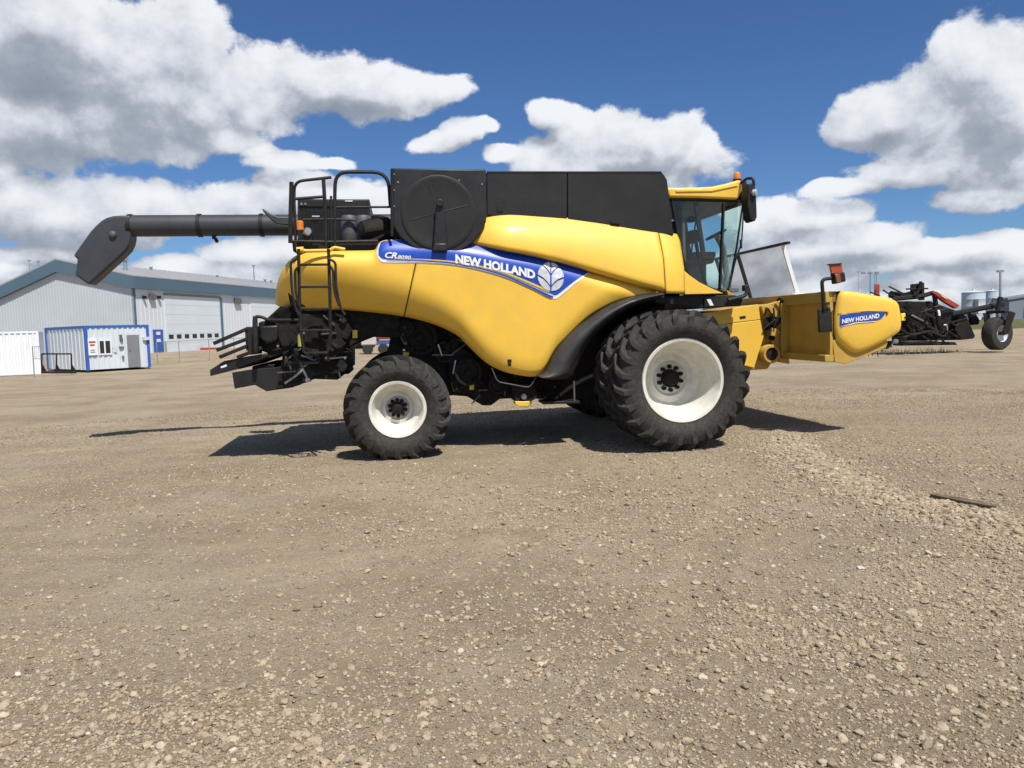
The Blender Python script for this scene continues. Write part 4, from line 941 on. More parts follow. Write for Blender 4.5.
# gable wall with ribs
mb = MB(); mb.prism([G3(0, bz), G3(W_, bz), G3(W_, ezl-fh*.6), G3(hw, pz-fh*.6), G3(0, ez-fh*.6)], Vector((dS.x, dS.y, 0))*.2)
n = int(W_/.3)
for k in range(n):
    u = .3+k*.3; zt = (ez if u < hw else ezl)-fh+(pz-(ez if u < hw else ezl))*(1-abs(u-hw)/hw)
    mb.prism([G3(u, bz, .0), G3(u+.02, bz, .03), G3(u+.09, bz, .03), G3(u+.11, bz, 0)], (0, 0, zt-bz))
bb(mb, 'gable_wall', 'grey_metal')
sd = lambda u0, u1, z0, z1, o0, o1: MB().prism([S3(u0, z0, o0), S3(u1, z0, o0), S3(u1, z0, o1), S3(u0, z0, o1)], (0, 0, z1-z0))
mb = sd(0, LEN, bz, ez-.05, -.2, 0)
for k in range(int(LEN/.6)):
    u = .3+k*.6; mb.prism([S3(u, bz, 0), S3(u+.02, bz, .025), S3(u+.08, bz, .025), S3(u+.1, bz, 0)], (0, 0, ez-.1-bz))
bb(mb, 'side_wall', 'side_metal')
bb(sd(.0, LEN, ez-fh, ez+.02, -.1, .35), 'side_fascia', 'fascia')
bb(MB().prism([G3(-.36, ez-fh, .35), G3(-.36, ez+.02, .35), G3(hw, pz+.02, .35), G3(hw, pz-fh, .35)], Vector((dS.x, dS.y, 0))*.4), 'gable_fascia', 'fascia')
bb(MB().prism([G3(W_+.36, ezl-fh, .35), G3(W_+.36, ezl+.02, .35), G3(hw, pz+.02, .35), G3(hw, pz-fh, .35)], Vector((dS.x, dS.y, 0))*.4), 'gable_fascia', 'fascia')
ro = MB()
for a, b_, ez_ in ((-.3, hw, ez), (W_+.3, hw, ezl)):
    ro.prism([G3(a, ez_+.05, .3), G3(b_, pz+.05, .3), G3(b_, pz+.15, .3), G3(a, ez_+.15, .3)], Vector((dS.x, dS.y, 0))*(LEN+.6))
    for k in range(int(LEN/.9)):
        u = k*.9; s_ = Vector((dS.x, dS.y, 0))
        ro.prism([G3(a, ez_+.15, .28)+s_*u, G3(b_, pz+.15, .28)+s_*u, G3(b_, pz+.19, .28)+s_*u, G3(a, ez_+.19, .28)+s_*u], s_*.08)
bb(ro, 'roof', 'roof')
rf = [o for o in bld.children if o.name.startswith('roof')][0]
bb(sd(-.02, .22, bz, ez-fh, 0, .06), 'corner_trim', 'fascia')
su = lambda px, py=330: (Vector((side(px, py).x-CB[0], side(px, py).y-CB[1]))).dot(dS)
def rect(x0, x1, y0, y1, name, mt, o0=0, o1=.06, par=bld, ref=None):
    u0, u1 = su(x0), su(x1); z1 = side(x0, y0).z; z0 = side(x0, y1).z
    return bb(sd(u0, u1, max(z0, bz), z1, o0, o1), name, mt, par)
# overhead doors
d1 = rect(165.5, 221, 294.8, 354, 'overhead_door', 'ohdoor', 0, .05)
for k in range(1, 6):
    u0, u1 = su(165.5), su(221); z = bz+(side(165.5, 294.8).z-bz)*k/6; bb(sd(u0, u1, z-.012, z+.012, .05, .06), 'panel_joint', 'white_metal', d1)
zr = side(166, 334.7).z; zq = side(166, 338.9).z
for x0, x1 in ((168, 172.7), (176, 180.5), (184, 188.2), (191.8, 196), (199.2, 203.3), (206.6, 211), (213.9, 217.8)):
    bb(sd(su(x0), su(x1), zq, zr, .05, .07), 'door_window', 'darkglass', d1)
bb(sd(su(165.5), su(221), side(165.5, 294.8).z-.05, side(165.5, 293.2).z, .02, .16), 'door_header', 'greydoor', d1)
bb(sd(su(220.8), su(222.6), bz, side(165.5, 294.8).z, .02, .14), 'door_trim', 'fascia')
d2 = rect(251.5, 300, 298.5, 354, 'overhead_door', 'ohdoor', 0, .05)
u0, u1 = su(251.5), su(300); zt = side(251.5, 298.5).z
for k in range(1, 6): z = bz+(zt-bz)*k/6; bb(sd(u0, u1, z-.012, z+.012, .05, .06), 'panel_joint', 'white_metal', d2)
bd_ = rect(152.6, 162.2, 329.6, 352, 'entry_door', 'bluepaint', 0, .08)
rect(155.3, 159.2, 331.8, 335, 'door_pane', 'white', .08, .1, bd_); rect(155.3, 159.2, 339, 342.2, 'door_notice', 'white', .08, .1, bd_)
bb(sd(su(163.5), su(165), bz, bz+1.1, 0, .08), 'base_strip', 'concrete')
for x in (144.3, 159): rect(x, x+1.6, 296, 298.8, 'wall_lamp', 'frame', 0, .3)
rect(150.5, 155.5, 294.2, 299.8, 'wall_lamp', 'console', 0, .3); rect(235.3, 241, 298.6, 303.6, 'wall_lamp', 'console', 0, .3)
# vents on the roof
for px, py, u, hgt, rr_ in ((125.5, 268, hw*.45, 1.4, .3), (151, 267, hw*.85, .5, .2), (217, 272.5, hw*.85, .4, .2), (265, 279, hw*.8, .6, .22), (271, 279, hw*.7, .6, .2)):
    p = on_line(px, py, (CB[0]+dG.x*u, CB[1]+dG.y*u), dS); z0 = ez+(pz-ez)*u/hw
    q = Vector((p.x, p.y, z0)); mb = MB(); mb.lathe([(-.1, .001), (-.1, rr_*.6), (hgt*.8, rr_*.6), (hgt*.8, rr_), (hgt, rr_), (hgt, .001)], q, (0, 0, 1), 12); bb(mb, 'vent', 'galv', rf)
# mast lamps on the building ridge (far behind)
def mast(px, py_top, Y, label, arms=2, r=.07, group=None):
    t = at(px, py_top, Y); z0 = float(height(t.x, Y)); e = empty('lamp_mast', (t.x, Y, z0), label=label, cat='lamp mast', group=group)
    o_ = (t.x, Y, z0)
    MB().lathe([(0, r*1.5), (t.z-z0, r)], (t.x, Y, z0), (0, 0, 1), 8).build('pole', 'galv', e, origin=o_)
    for k in range(arms):
        x = t.x+(k-(arms-1)/2)*1.3; MB().box((x, Y, t.z+.1), (.7, .4, .25)).build('lamp_head', 'galv', e, origin=o_)
    if arms > 1: MB().box((t.x, Y, t.z-.05), (arms*1.1, .1, .1)).build('crossbar', 'galv', e, origin=o_)
mast(29, 261, 190, 'thin pole just left of the workshop gable', 1, .06); mast(38, 262, 170, 'short floodlight mast rising behind the workshop gable', 1, .1); mast(253.5, 266, 170, 'lamp mast behind the far end of the workshop roof', 1, .12)
mast(870.3, 273, 150, 'mast with a row of floodlights left of the red tipped implement', 3, .10); mast(876.5, 274.5, 170, 'single lamp pole close right of the floodlight mast', 1, .09)
mast(858.5, 272, 240, 'slim distant pole behind the yellow end shield', 1, .05)
mast(1000.3, 272, 95, 'dark utility pole above the gauge wheel', 1, .09)

# ============================================================ OFFICE TRAILER
A0 = at(87.2, 371, 44.0); B0 = at(151.3, 368.8, 46.8); dF = Vector((B0.x-A0.x, B0.y-A0.y)).normalized(); nF = Vector((dF.y, -dF.x))  # nF to the viewer
if nF.y > 0: nF = -nF
wF = (Vector((B0.x-A0.x, B0.y-A0.y))).length; z0 = A0.z; z1 = at(85.3, 325.7, 44).z; dep = 6.06
off = empty('office_trailer', (A0.x, A0.y, z0), label='small white ribbed office container with blue edge frame and grey door', cat='office trailer')
def T3(u, z, out=0): return Vector((A0.x+dF.x*u+nF.x*out, A0.y+dF.y*u+nF.y*out, z))
def tb(mb, name, mt, par=off, **k): return mb.build(name, mt, par, origin=(A0.x, A0.y, z0), **k)
def tbox(u0, u1, za, zb, o0, o1): return MB().prism([T3(u0, za, o0), T3(u1, za, o0), T3(u1, za, o1), T3(u0, za, o1)], (0, 0, zb-za))
mb = tbox(.05, wF-.05, z0+.05, z1-.05, -dep+.05, -.05)
k = .25
while k < wF-.3: 
    mb.prism([T3(k, z0+.05, -.05), T3(k+.03, z0+.05, -.01), T3(k+.13, z0+.05, -.01), T3(k+.16, z0+.05, -.05)], (0, 0, z1-z0-.1)); k += .3
k = .3
while k < dep-.3:
    mb.prism([T3(.05, z0+.05, -k), T3(0.01, z0+.05, -k-.05), T3(0.01, z0+.05, -k-.22), T3(.05, z0+.05, -k-.27)], (0, 0, z1-z0-.1)); k += .55
tb(mb, 'wall', 'white_metal')
for u in (0, wF-.16): 
    for o_ in (0, -dep+.16): tb(tbox(u, u+.16, z0, z1, o_-.16, o_), 'corner_post', 'bluepaint')
fr = MB()
for q in (tbox(.16, wF-.16, z1-.14, z1+.003, -.14, .003), tbox(0.002, .14, z1-.14, z1+.003, -dep+.16, -.16), tbox(wF-.14, wF+.002, z1-.14, z1+.003, -dep+.16, -.16)): fr.add(q.v, q.f)
tb(fr, 'top_rail', 'bluepaint'); tb(tbox(.16, wF-.16, z1-.05, z1-.01, -dep, -.16), 'roof', 'white_metal')
fr = MB()
for u in (.3, wF-.5): fr.add(tbox(u, u+.2, z0-.16, z0, -dep+.2, -.2).v, tbox(0, 1, 0, 1, 0, 1).f)
tb(fr, 'skid', 'frame')
pu = lambda px: (px-87.2)/(151.3-87.2)*wF
pzv = lambda py, px=100: on_line(px, py, (A0.x, A0.y), dF).z
dr = tb(tbox(pu(128), pu(140.2), z0+.08, pzv(334.8, 134), -.02, .04), 'door', 'greydoor'); tb(tbox(pu(129.3), pu(130.3), pzv(351.5), pzv(350.6), .04, .09), 'handle', 'steel', dr)
wi = tb(tbox(pu(99.6), pu(112), pzv(355), pzv(340), -.01, .04), 'window_frame', 'white'); 
tb(tbox(pu(100.5), pu(104.6), pzv(353.5), pzv(341), .04, .045), 'pane', 'darkglass', wi); tb(tbox(pu(106), pu(110.6), pzv(353.5), pzv(341), .04, .045), 'pane', 'darkglass', wi)
s1 = tb(tbox(pu(89.6), pu(98), pzv(355), pzv(338), -.01, .02), 'wall_sign', 'white')
mb = MB()
for y, a, b_ in ((341.6, 90.4, 96.8), (344.6, 91.4, 95.8)): q = tbox(pu(a), pu(b_), pzv(y+1.1), pzv(y-.6), .02, .026); mb.add(q.v, q.f)
tb(mb, 'sign_lettering', 'darkred', s1)
mb = MB()
for y, a, b_ in ((349.8, 91.5, 95.6), (351.8, 91.5, 96), (355.6, 90.4, 98)): q = tbox(pu(a), pu(b_), pzv(y+.5), pzv(y-.4), .02, .026); mb.add(q.v, q.f)
tb(mb, 'sign_lettering', 'console', s1)
for x, y, w, h in ((121.8, 337.8, 1.2, 2.6), (122.6, 340.5, .9, 1.6), (121.8, 347.9, 2.4, .7), (122.8, 358.5, .8, 1.8)): tb(tbox(pu(x-w), pu(x+w), pzv(y+h), pzv(y-h), -.01, .07), 'wall_fitting', 'console')
tb(tbox(pu(112.9), pu(117), pzv(353), pzv(347.5), -.01, .02), 'small_notice', 'silver')
tb(tbox(pu(144), pu(151.5), pzv(341.6), pzv(338.2), -.01, .12), 'meter_box', 'silver')

# white shipping container at the frame edge
A1 = at(41.5, 375.8, 44.5); z0c = A1.z+.12; z1c = at(39, 331, 44.5).z; 
cn = empty('shipping_container', (A1.x, A1.y, z0c), label='white corrugated shipping container at the left beside the small office', cat='shipping container')
Lc = 6.06; kc, ks = math.cos(R(25)), math.sin(R(25))
def K(u, w, z): return Vector((A1.x-kc*u-ks*w, A1.y-ks*u+kc*w, z))
def kb(u0, u1, w0, w1, za, zb): return MB().prism([K(u0, w0, za), K(u1, w0, za), K(u1, w1, za), K(u0, w1, za)], (0, 0, zb-za))
KO = (A1.x, A1.y, z0c)
mb = kb(.03, Lc-.03, .06, 2.4, z0c+.05, z1c-.04)
for k in range(20):
    u = .2+k*.285; mb.prism([K(u, .06, z0c+.14), K(u+.04, .01, z0c+.14), K(u+.13, .01, z0c+.14), K(u+.17, .06, z0c+.14)], (0, 0, z1c-z0c-.24))
mb.build('wall', 'container', cn, origin=KO)
for u in (0, Lc-.14): kb(u, u+.14, 0, .14, z0c, z1c).build('corner_post', 'container', cn, origin=KO)
for za, zb in ((z0c, z0c+.13), (z1c-.1, z1c+.003)): kb(.14, Lc-.14, .003, .12, za, zb).build('side_rail', 'container', cn, origin=KO)
for u in (.25, 1.9, 5.4): kb(u, u+.35, .1, 2.3, z0c-.14, z0c).build('support_block', 'frame', cn, origin=KO)
kb(2.25, 3.2, -.015, .008, z0c+.75, z0c+1.85).build('faded_sign', mat('faded_cream_sign', (.62, .50, .26), .6), cn, origin=KO)

# dark steel stand and pale gate in front
def atp(px, py, Y): return at(px, py, Y)
Yr = 41.5; a = at(41.8, 373, Yr); o_ = (a.x, Yr, a.z)
rk = empty('steel_stand', o_, label='dark steel frame stand with triangular gussets before the office', cat='stand')
mb = MB(); mb.tube(rounded([at(41.8, 373.5, Yr), at(41.8, 353.9, Yr), at(71.4, 353.9, Yr), at(71.4, 373.5, Yr)], .05), .04, 6); mb.tube([at(56.3, 354, Yr), at(56.3, 373.5, Yr)], .04, 6); mb.tube([at(41.8, 372.3, Yr), at(76, 372.3, Yr)], .06, 6); mb.build('frame', 'frame', rk, origin=o_)
for x in (42, 56.5, 71.6): MB().prism([at(x, 364, Yr), at(x+4.8, 372, Yr), at(x, 372, Yr)], (0, .04, 0)).build('gusset', 'frame', rk, origin=o_)
Yg = 41.0; a = at(34, 379, Yg); o_ = (a.x, Yg, a.z)
gt = empty('wire_gate', o_, label='small galvanised gate leaning before the white container', cat='gate')
mb = MB(); mb.tube([at(34.5, 379, Yg), at(32.4, 346.6, Yg), at(41, 346.8, Yg)], .03, 6); mb.tube([at(33, 358.5, Yg), at(41, 359, Yg)], .02, 6); mb.tube([at(34, 375, Yg), at(0, 376.4, Yg), at(-20, 377, Yg)], .03, 6)
for k in range(4): mb.tube([at(34.5+k*1.8, 347, Yg), at(35+k*1.8, 359, Yg)], .007, 4)
mb.build('frame', 'galv', gt, origin=o_)
# chain-link fence
Yf = 52.0
fp = [(158, 368.0), (180, 366.5), (210, 364.2), (235, 362.5), (262, 361), (290, 359.5)]
a = at(158, 368, Yf); o_ = (a.x, Yf, a.z)
fe = empty('chain_link_fence', o_, label='low chain link fence between the office and the workshop doors', cat='fence')
pts = [(at(x, y, Yf+(x-158)*.05)) for x, y in fp]; H = 1.75
for p in pts: MB().tube([p, p+Vector((0, 0, H))], .03, 6).build('post', 'galv', fe, origin=o_)
mb = MB(); mb.tube([p+Vector((0, 0, H)) for p in pts], .022, 6); mb.build('top_rail', 'galv', fe, origin=o_)
mb = MB()
for p, q in zip(pts, pts[1:]):
    n = int((q-p).length/.16)
    for k in range(n):
        for dd in (1, -1):
            s_ = p.lerp(q, k/n); e_ = p.lerp(q, min(1, max(0, (k+dd*11)/n))); 
            if 0 <= k+dd*11 <= n: mb.tube([s_+Vector((0, 0, .03)), e_+Vector((0, 0, H))], .0035, 3, cap=False)
mb.build('wire_mesh', 'galv', fe, origin=o_)
pp = at(184.5, 355, 54); MB().lathe([(0, .04), (4.6, .03)], (pp.x, pp.y, pp.z-1.0), (0, 0, 1), 8) 
# red low kerb at the overhead door
q = side(212, 354)
o = MB().box((0, 0, 0), (3.2, .5, .35)).build('parking_block', 'darkred', None, bevel=.03, origin=(0, 0, 0)); o.location = (q.x+.6, q.y-2, .25); tag(o, 'low faded red block in front of the workshop overhead door', 'barrier')

# ============================================================ DRAPER HEADER at right
YD = 33.0; a = at(900, 346, YD); gz_ = float(height(a.x+2, YD)); o_ = (a.x, YD, gz_)
dr = empty('draper_header', o_, label='black folded draper header with red reel arm and gauge wheel parked at the right', cat='harvester header')
def dp(name, mt, pts, d0=0, th=.3, **k): return MB().prism([at(x, y, YD+d0) for x, y in pts], (0, th, 0)).build(name, mt, dr, origin=o_, bevel=.02, **k)
def dt(name, mt, pts, r, d0=0, rad=.1): return MB().tube(rounded([at(x, y, YD+d0) for x, y in pts], rad), r, 7).build(name, mt, dr, origin=o_)
dp('back_sheet', 'frame', [(893, 301), (931, 301.5), (960, 312), (966, 318), (975, 335), (974.5, 337.5), (960, 340), (905, 341), (893, 342)], .8, .15)
dp('end_sheet', 'frame', [(960, 312), (967, 317), (975.2, 336), (974, 338.5), (962, 340), (955, 330)], .3, .6)
dp('lower_beam', 'frame', [(893, 341), (955, 342), (958, 345), (900, 345.8), (893, 345)], .1, .5)
dp('mid_beam', 'frame', [(895, 327), (945, 329), (945, 332), (895, 330.5)], .2, .3)
for x0, x1 in ((929, 934), (908, 911)): dp('upright', 'frame', [(x0, 301), (x0+3, 301), (x1+6, 339), (x1+3, 339)], -.1, .3)
dt('main_arm', 'frame', [(893, 299), (920, 296.5), (934, 292.5), (940, 330)], .10)
dt('reel_tube', 'grime', [(890, 294.5), (905, 296.5), (915, 293.5), (921, 286)], .16, .2)
dt('reel_bat', 'frame', [(889, 286.5), (902, 293)], .035); dt('reel_bat', 'frame', [(883, 290), (892, 296)], .035); dt('reel_bat', 'frame', [(870, 292), (880, 296)], .03); dt('reel_bat', 'frame', [(906, 289), (928, 288.5)], .035)
dp('tower', 'frame', [(913.5, 284), (924.5, 282.5), (924.8, 300), (921.5, 300), (921.5, 285.5), (916.5, 286), (916.5, 297), (913.5, 297)], 0, .3)
dt('tower_hose', 'grime', [(914, 296), (918, 292), (920, 286), (921, 281.5)], .07, -.1)
dp('reel_arm', 'darkred', [(932, 292), (936.5, 291.3), (951, 300), (960, 305.5), (956, 308.5), (945, 302)], -.2, .25)
dp('reflector_tape', 'yellow_sticker', [(940.5, 294.5), (944, 296.4), (948, 298.8), (947, 299.6), (942, 296.8)], -.24, .04)
dt('hydraulic_cylinder', 'steel', [(911, 315), (928, 323.5)], .05, -.15); dt('lift_link', 'frame', [(897, 307), (911, 315.5), (935, 331), (950, 337)], .09, -.05)
dt('lower_hose', 'frame', [(897, 340), (910, 335.5), (930, 331), (944, 337), (948, 331), (946, 326)], .05, -.2); dt('lower_link', 'frame', [(900, 343), (925, 342), (940, 344)], .06, -.1)
dp('yellow_bracket', 'yellow_sticker', [(901, 313.5), (905.5, 313), (905.8, 320.5), (901.5, 321)], -.2, .1)
dp('white_label', 'white', [(937.5, 310), (940, 310), (941.2, 316), (938.5, 316)], -.3, .05)
dp('small_bracket', 'galv', [(943.6, 324.5), (947.5, 324), (948.5, 330), (947.2, 330.5), (946.5, 326), (944, 326.2)], -.3, .05)
dt('shaft_end', 'steel', [(894, 341.5), (897.5, 341.5)], .10, -.3)
dt('gauge_arm', 'frame', [(935, 318), (965, 311.5), (1003, 304)], .12, .2)
dp('side_disc', 'frame', [(971, 313), (976, 314), (980, 320), (979, 324.5), (973, 325)], .5, .3)
dp('red_post', 'darkred', [(875.8, 284), (879.8, 284), (879.8, 296), (875.8, 296)], 1.0, .2)
dt('marker_rod', 'galv', [(874.5, 272), (875, 290)], .015, 1.0)
rr = random.Random(21)
for k in range(22):
    x = rr.uniform(897, 958); y = rr.uniform(300 if x < 935 else 312, 336); dt('cable' if k % 2 else 'strut', 'frame' if k % 3 else 'grime', [(x, y), (x+rr.uniform(-8, 12), y+rr.uniform(2, 10)), (x+rr.uniform(-2, 22), y+rr.uniform(-4, 10))], rr.uniform(.02, .05), -rr.uniform(.1, .4))
for k in range(5): dt('reel_tine', 'frame', [(898+k*5, 294-k*.4), (896+k*5.2, 299-k*.3)], .02, .9)
# gauge wheel
wc = at(997, 333.5, YD-.2); wr = 17.6/FOC*YD*.93; Wd = .55; ax = Vector((.38, -.92, 0)).normalized()
wh = MB().lathe([(-Wd/2*.9, wr*.5), (-Wd/2, wr*.7), (-Wd/2*.9, wr*.92), (-Wd/2*.6, wr), (Wd/2*.6, wr), (Wd/2*.9, wr*.92), (Wd/2, wr*.7), (Wd/2*.9, wr*.5)], wc, ax, 40).build('gauge_wheel', 'rubber', dr, origin=o_)
MB().lathe([(-Wd/2*.8, wr*.52), (Wd/2*.85, wr*.53), (Wd/2*.9, wr*.5), (Wd/2*.5, wr*.42), (Wd/2*.3, wr*.2), (Wd/2*.3, .001)], wc, ax, 32).build('wheel_rim', 'white_metal', wh, origin=o_)
MB().tube([wc-ax*.36, wc+ax*.36], .07, 10).build('wheel_axle', 'frame', wh, origin=o_)
for s_, nm in ((1, 'wheel_fork'), (-1, 'wheel_fork')):
    b_ = wc+ax*.34*s_; t_ = wc+ax*.40*s_+Vector((.35*(1 if s_ > 0 else .0)-.1, 0, wr*1.28)); MB().bar(b_, t_, .36, .05, up=(ax.x, ax.y, 0)).build(nm, 'frame', dr, origin=o_, bevel=.01)
tp = wc+Vector((0, 0, wr*1.3)); MB().bar(tp-ax*.42, tp+ax*.42, .22, .12).build('fork_bridge', 'frame', dr, origin=o_, bevel=.02)
MB().tube([tp, at(1000.5, 297, YD-.2)], .10, 10).build('fork_pivot', 'frame', dr, origin=o_)
MB().tube([at(1000.5, 300, YD-.2), at(1000.3, 271.5, YD-.2)], .045, 8).build('jack_post', 'galv', dr, origin=o_)
# bit of dead grass under it
g = np.random.default_rng(4); mb = MB()
for k in range(260):
    x = a.x+g.choice([.2, 1.4, 2.5, 2.8])+g.normal()*.28; y = YD+g.uniform(-.3, 3.5); z = float(height(x, y)); h = g.uniform(.08, .3); l = g.uniform(-.08, .08)
    mb.add([(x-.012, y, z), (x+.012, y, z), (x+l, y+g.uniform(-.05, .05), z+h)], [(0, 1, 2)])
tag(mb.build('dry_grass', mat('dead_grass', (.30, .24, .12), .9), None), 'dry grass tufts under the black header', 'grass', kind='stuff')

# ============================================================ FAR THINGS
def silo(px0, px1, py, Y, label):
    a, b_ = at(px0, py, Y), at(px1, py, Y); r = (b_.x-a.x)/2; c = (a.x+b_.x)/2; z0 = float(height(c, Y)); o_ = (c, Y, z0)
    e = empty('storage_tank', o_, label=label, cat='storage tank')
    mb = MB(); pr = []
    H = a.z-z0
    for k in range(4): pr += [(H*k/4, r), (H*k/4+.04, r*1.006), (H*k/4+.08, r)]
    mb.lathe(pr+[(H, r)], o_, (0, 0, 1), 32); mb.build('wall', 'silo', e, origin=o_)
    MB().lathe([(H, r*1.03), (H+.1, r*1.03), (H+r*.18, .3), (H+r*.18+.4, .3), (H+r*.18+.4, .001)], o_, (0, 0, 1), 32).build('roof', 'silo', e, origin=o_)
    MB().box((c-r*.3, Y-r*.96, z0+H*.5), (.9, .3, H*.5)).build('hatch', 'console', e, origin=o_)
silo(963, 984, 293, 190, 'wide grey storage tank on the horizon, left one of two'); silo(985.5, 999, 291.5, 205, 'narrower grey storage tank on the horizon, right one of two')
YB = 180; a, b_ = at(1009, 312, YB), at(1075, 300, YB); z0 = float(height(a.x, YB)); o_ = (a.x, YB, z0)
fb = empty('distant_shed', o_, label='low blue grey shed on the horizon at the right edge', cat='shed')
z1 = at(1009, 300, YB).z; zp = at(1040, 293, YB).z
MB().prism([Vector((a.x, YB, z0)), Vector((b_.x+6, YB, z0)), Vector((b_.x+6, YB, z1)), Vector(((a.x+b_.x)/2+3, YB, zp)), Vector((a.x, YB, z1))], (0, 5, 0)).build('wall', 'farwall', fb, origin=o_)
MB().prism([Vector((a.x-.5, YB-.3, z1)), Vector(((a.x+b_.x)/2+3, YB-.3, zp)), Vector(((a.x+b_.x)/2+3, YB-.3, zp+.5)), Vector((a.x-.5, YB-.3, z1+.5))], (0, 5.6, 0)).build('roof', 'farwall', fb, origin=o_)
MB().box((a.x+5, YB-.1, z0+1.5), (3, .2, 2.4)).build('door', 'console', fb, origin=o_)
# far line of bushes and a few parked implements seen beneath the machine
def bush(px, Y, w, h, label, seed):
    g = random.Random(seed); t = at(px, 345, Y); z0 = float(height(t.x, Y)); o_ = (t.x, Y, z0); mb = MB()
    for k in range(520):
        a1 = g.uniform(0, 6.28); rr = g.random()**.5; x = t.x+math.cos(a1)*rr*w/2; y = Y+math.sin(a1)*rr*1.2; zz = z0+g.random()**.8*h*(1-.55*rr*rr)*(.8+.3*math.sin(x*2.3+seed)); s_ = g.uniform(.10, .24)
        n_ = Vector((g.gauss(0, 1), g.gauss(0, 1), g.gauss(0, 1))).normalized(); u_ = n_.orthogonal().normalized()*s_; v_ = n_.cross(u_); p = Vector((x, y, zz))
        mb.add([p-u_, p-v_*.5, p+u_, p+v_*.5], [(0, 1, 2, 3)])
    e = empty('bush', o_, label=label, cat='bush'); mb.build('foliage', 'leaf', e, origin=o_)
    MB().lathe([(0, .08), (h*.6, .04)], o_, (0, 0, 1), 7).build('stem', 'wood', e, origin=o_)
bush(352, 72, 3.2, 1.7, 'dark bush far behind, seen through the gap behind the rear wheel', 3); bush(361, 74, 2.6, 1.9, 'dark bush beside the first, closer to the red implement', 5)
Yt = 60; a = at(377, 352, Yt); z0 = float(height(a.x, Yt)); o_ = (a.x, Yt, z0)
im = empty('parked_implement', o_, label='small pale and red implement far behind, seen beneath the machine', cat='farm implement')
MB().box((a.x-.5, Yt, z0+1.2), (1.2, 1.5, 1.0)).build('hopper', 'pinkish', im, origin=o_, bevel=.1); MB().box((a.x+.7, Yt, z0+1.45), (1.2, 1.4, .6)).build('tank', 'darkred', im, origin=o_, bevel=.08)
MB().box((a.x+.6, Yt-.1, z0+.9), (1.5, 1.0, .3)).build('frame', 'bluepaint', im, origin=o_, bevel=.03)
for s_ in (-.6, .6): MB().lathe([(-.1, .001), (-.1, .4), (.1, .4), (.1, .001)], (a.x+s_, Yt-.6, z0+.4), (0, 1, 0), 20).build('wheel', 'rubber', im, origin=o_)

# ============================================================ SUN, SKY, CLOUDS
SUN = Vector((.29, -.53, 1.0)).normalized()
elev = math.asin(SUN.z); az = math.atan2(SUN.x, SUN.y)
ld = bpy.data.lights.new('sun', 'SUN'); ld.energy = 4.8; ld.angle = R(.53); ld.color = (1, .955, .88); lo_ = bpy.data.objects.new('sun', ld); COL.objects.link(lo_)
lo_.rotation_euler = SUN.to_track_quat('Z', 'Y').to_euler(); lo_.location = (0, 0, 30)
wd = bpy.data.worlds.new('World'); scn.world = wd; wd.use_nodes = True; nt = wd.node_tree; N = nt.nodes; Lk = nt.links; N.clear()
sky = N.new('ShaderNodeTexSky'); sky.sky_type = 'NISHITA'; sky.sun_disc = False; sky.sun_elevation = elev; sky.sun_rotation = az; sky.air_density = 1.0; sky.dust_density = .3; sky.ozone_density = 2.5; sky.altitude = 700
# cloud density group: input direction-ish (azimuth, elevation)
def pxdir(px, py):
    d = ray(px, py).normalized(); return math.atan2(d.x, d.y), math.asin(d.z)
BL = [(40, 40, 130, 75), (150, 70, 95, 62), (20, 120, 95, 50), (110, 125, 105, 38), (185, 45, 55, 50), (205, 110, 40, 32), (225, 135, 45, 18),
      (285, 75, 55, 36), (345, 85, 62, 34), (400, 95, 40, 24), (440, 88, 34, 20), (250, 95, 60, 40),
      (438, 143, 30, 12), (462, 134, 24, 14), (484, 128, 14, 8), (503, 154, 22, 10), (285, 160, 42, 13), (330, 165, 26, 8), (262, 150, 24, 10),
      (150, 205, 60, 26), (235, 205, 60, 26), (300, 195, 55, 30), (352, 205, 52, 26), (20, 205, 60, 40), (75, 222, 70, 34), (4, 155, 30, 28), (395, 215, 40, 22),
      (180, 266, 44, 15), (235, 270, 48, 12), (8, 270, 34, 13), (265, 250, 70, 14), (40, 255, 60, 12),
      (580, 135, 36, 26), (622, 134, 46, 30), (665, 138, 40, 28), (700, 152, 24, 24), (552, 113, 26, 16), (620, 172, 105, 34), (545, 160, 34, 26),
      (962, 58, 42, 42), (990, 80, 50, 60), (925, 95, 50, 40), (885, 112, 45, 36), (860, 130, 38, 24), (950, 130, 85, 45), (1010, 120, 50, 60), (1000, 160, 70, 45), (900, 172, 60, 16), (840, 190, 40, 10), (985, 198, 70, 16), (930, 160, 60, 24),
      (812, 218, 62, 18), (770, 222, 40, 24), (850, 245, 70, 20), (790, 255, 70, 24), (900, 262, 90, 14), (960, 250, 60, 12), (1010, 245, 40, 15), (820, 286, 60, 14), (930, 284, 70, 14), (1005, 272, 50, 16), (730, 270, 50, 18), (765, 230, 42, 30), (1020, 255, 60, 22), (960, 298, 140, 12), (120, 215, 60, 34)]
DK = [(50, 75, 110, 55), (130, 135, 90, 28), (40, 150, 70, 25), (960, 140, 90, 26), (900, 140, 60, 14), (1010, 150, 50, 30), (350, 110, 60, 14), (80, 240, 90, 18), (630, 175, 70, 14), (860, 262, 120, 12), (300, 228, 90, 12)]
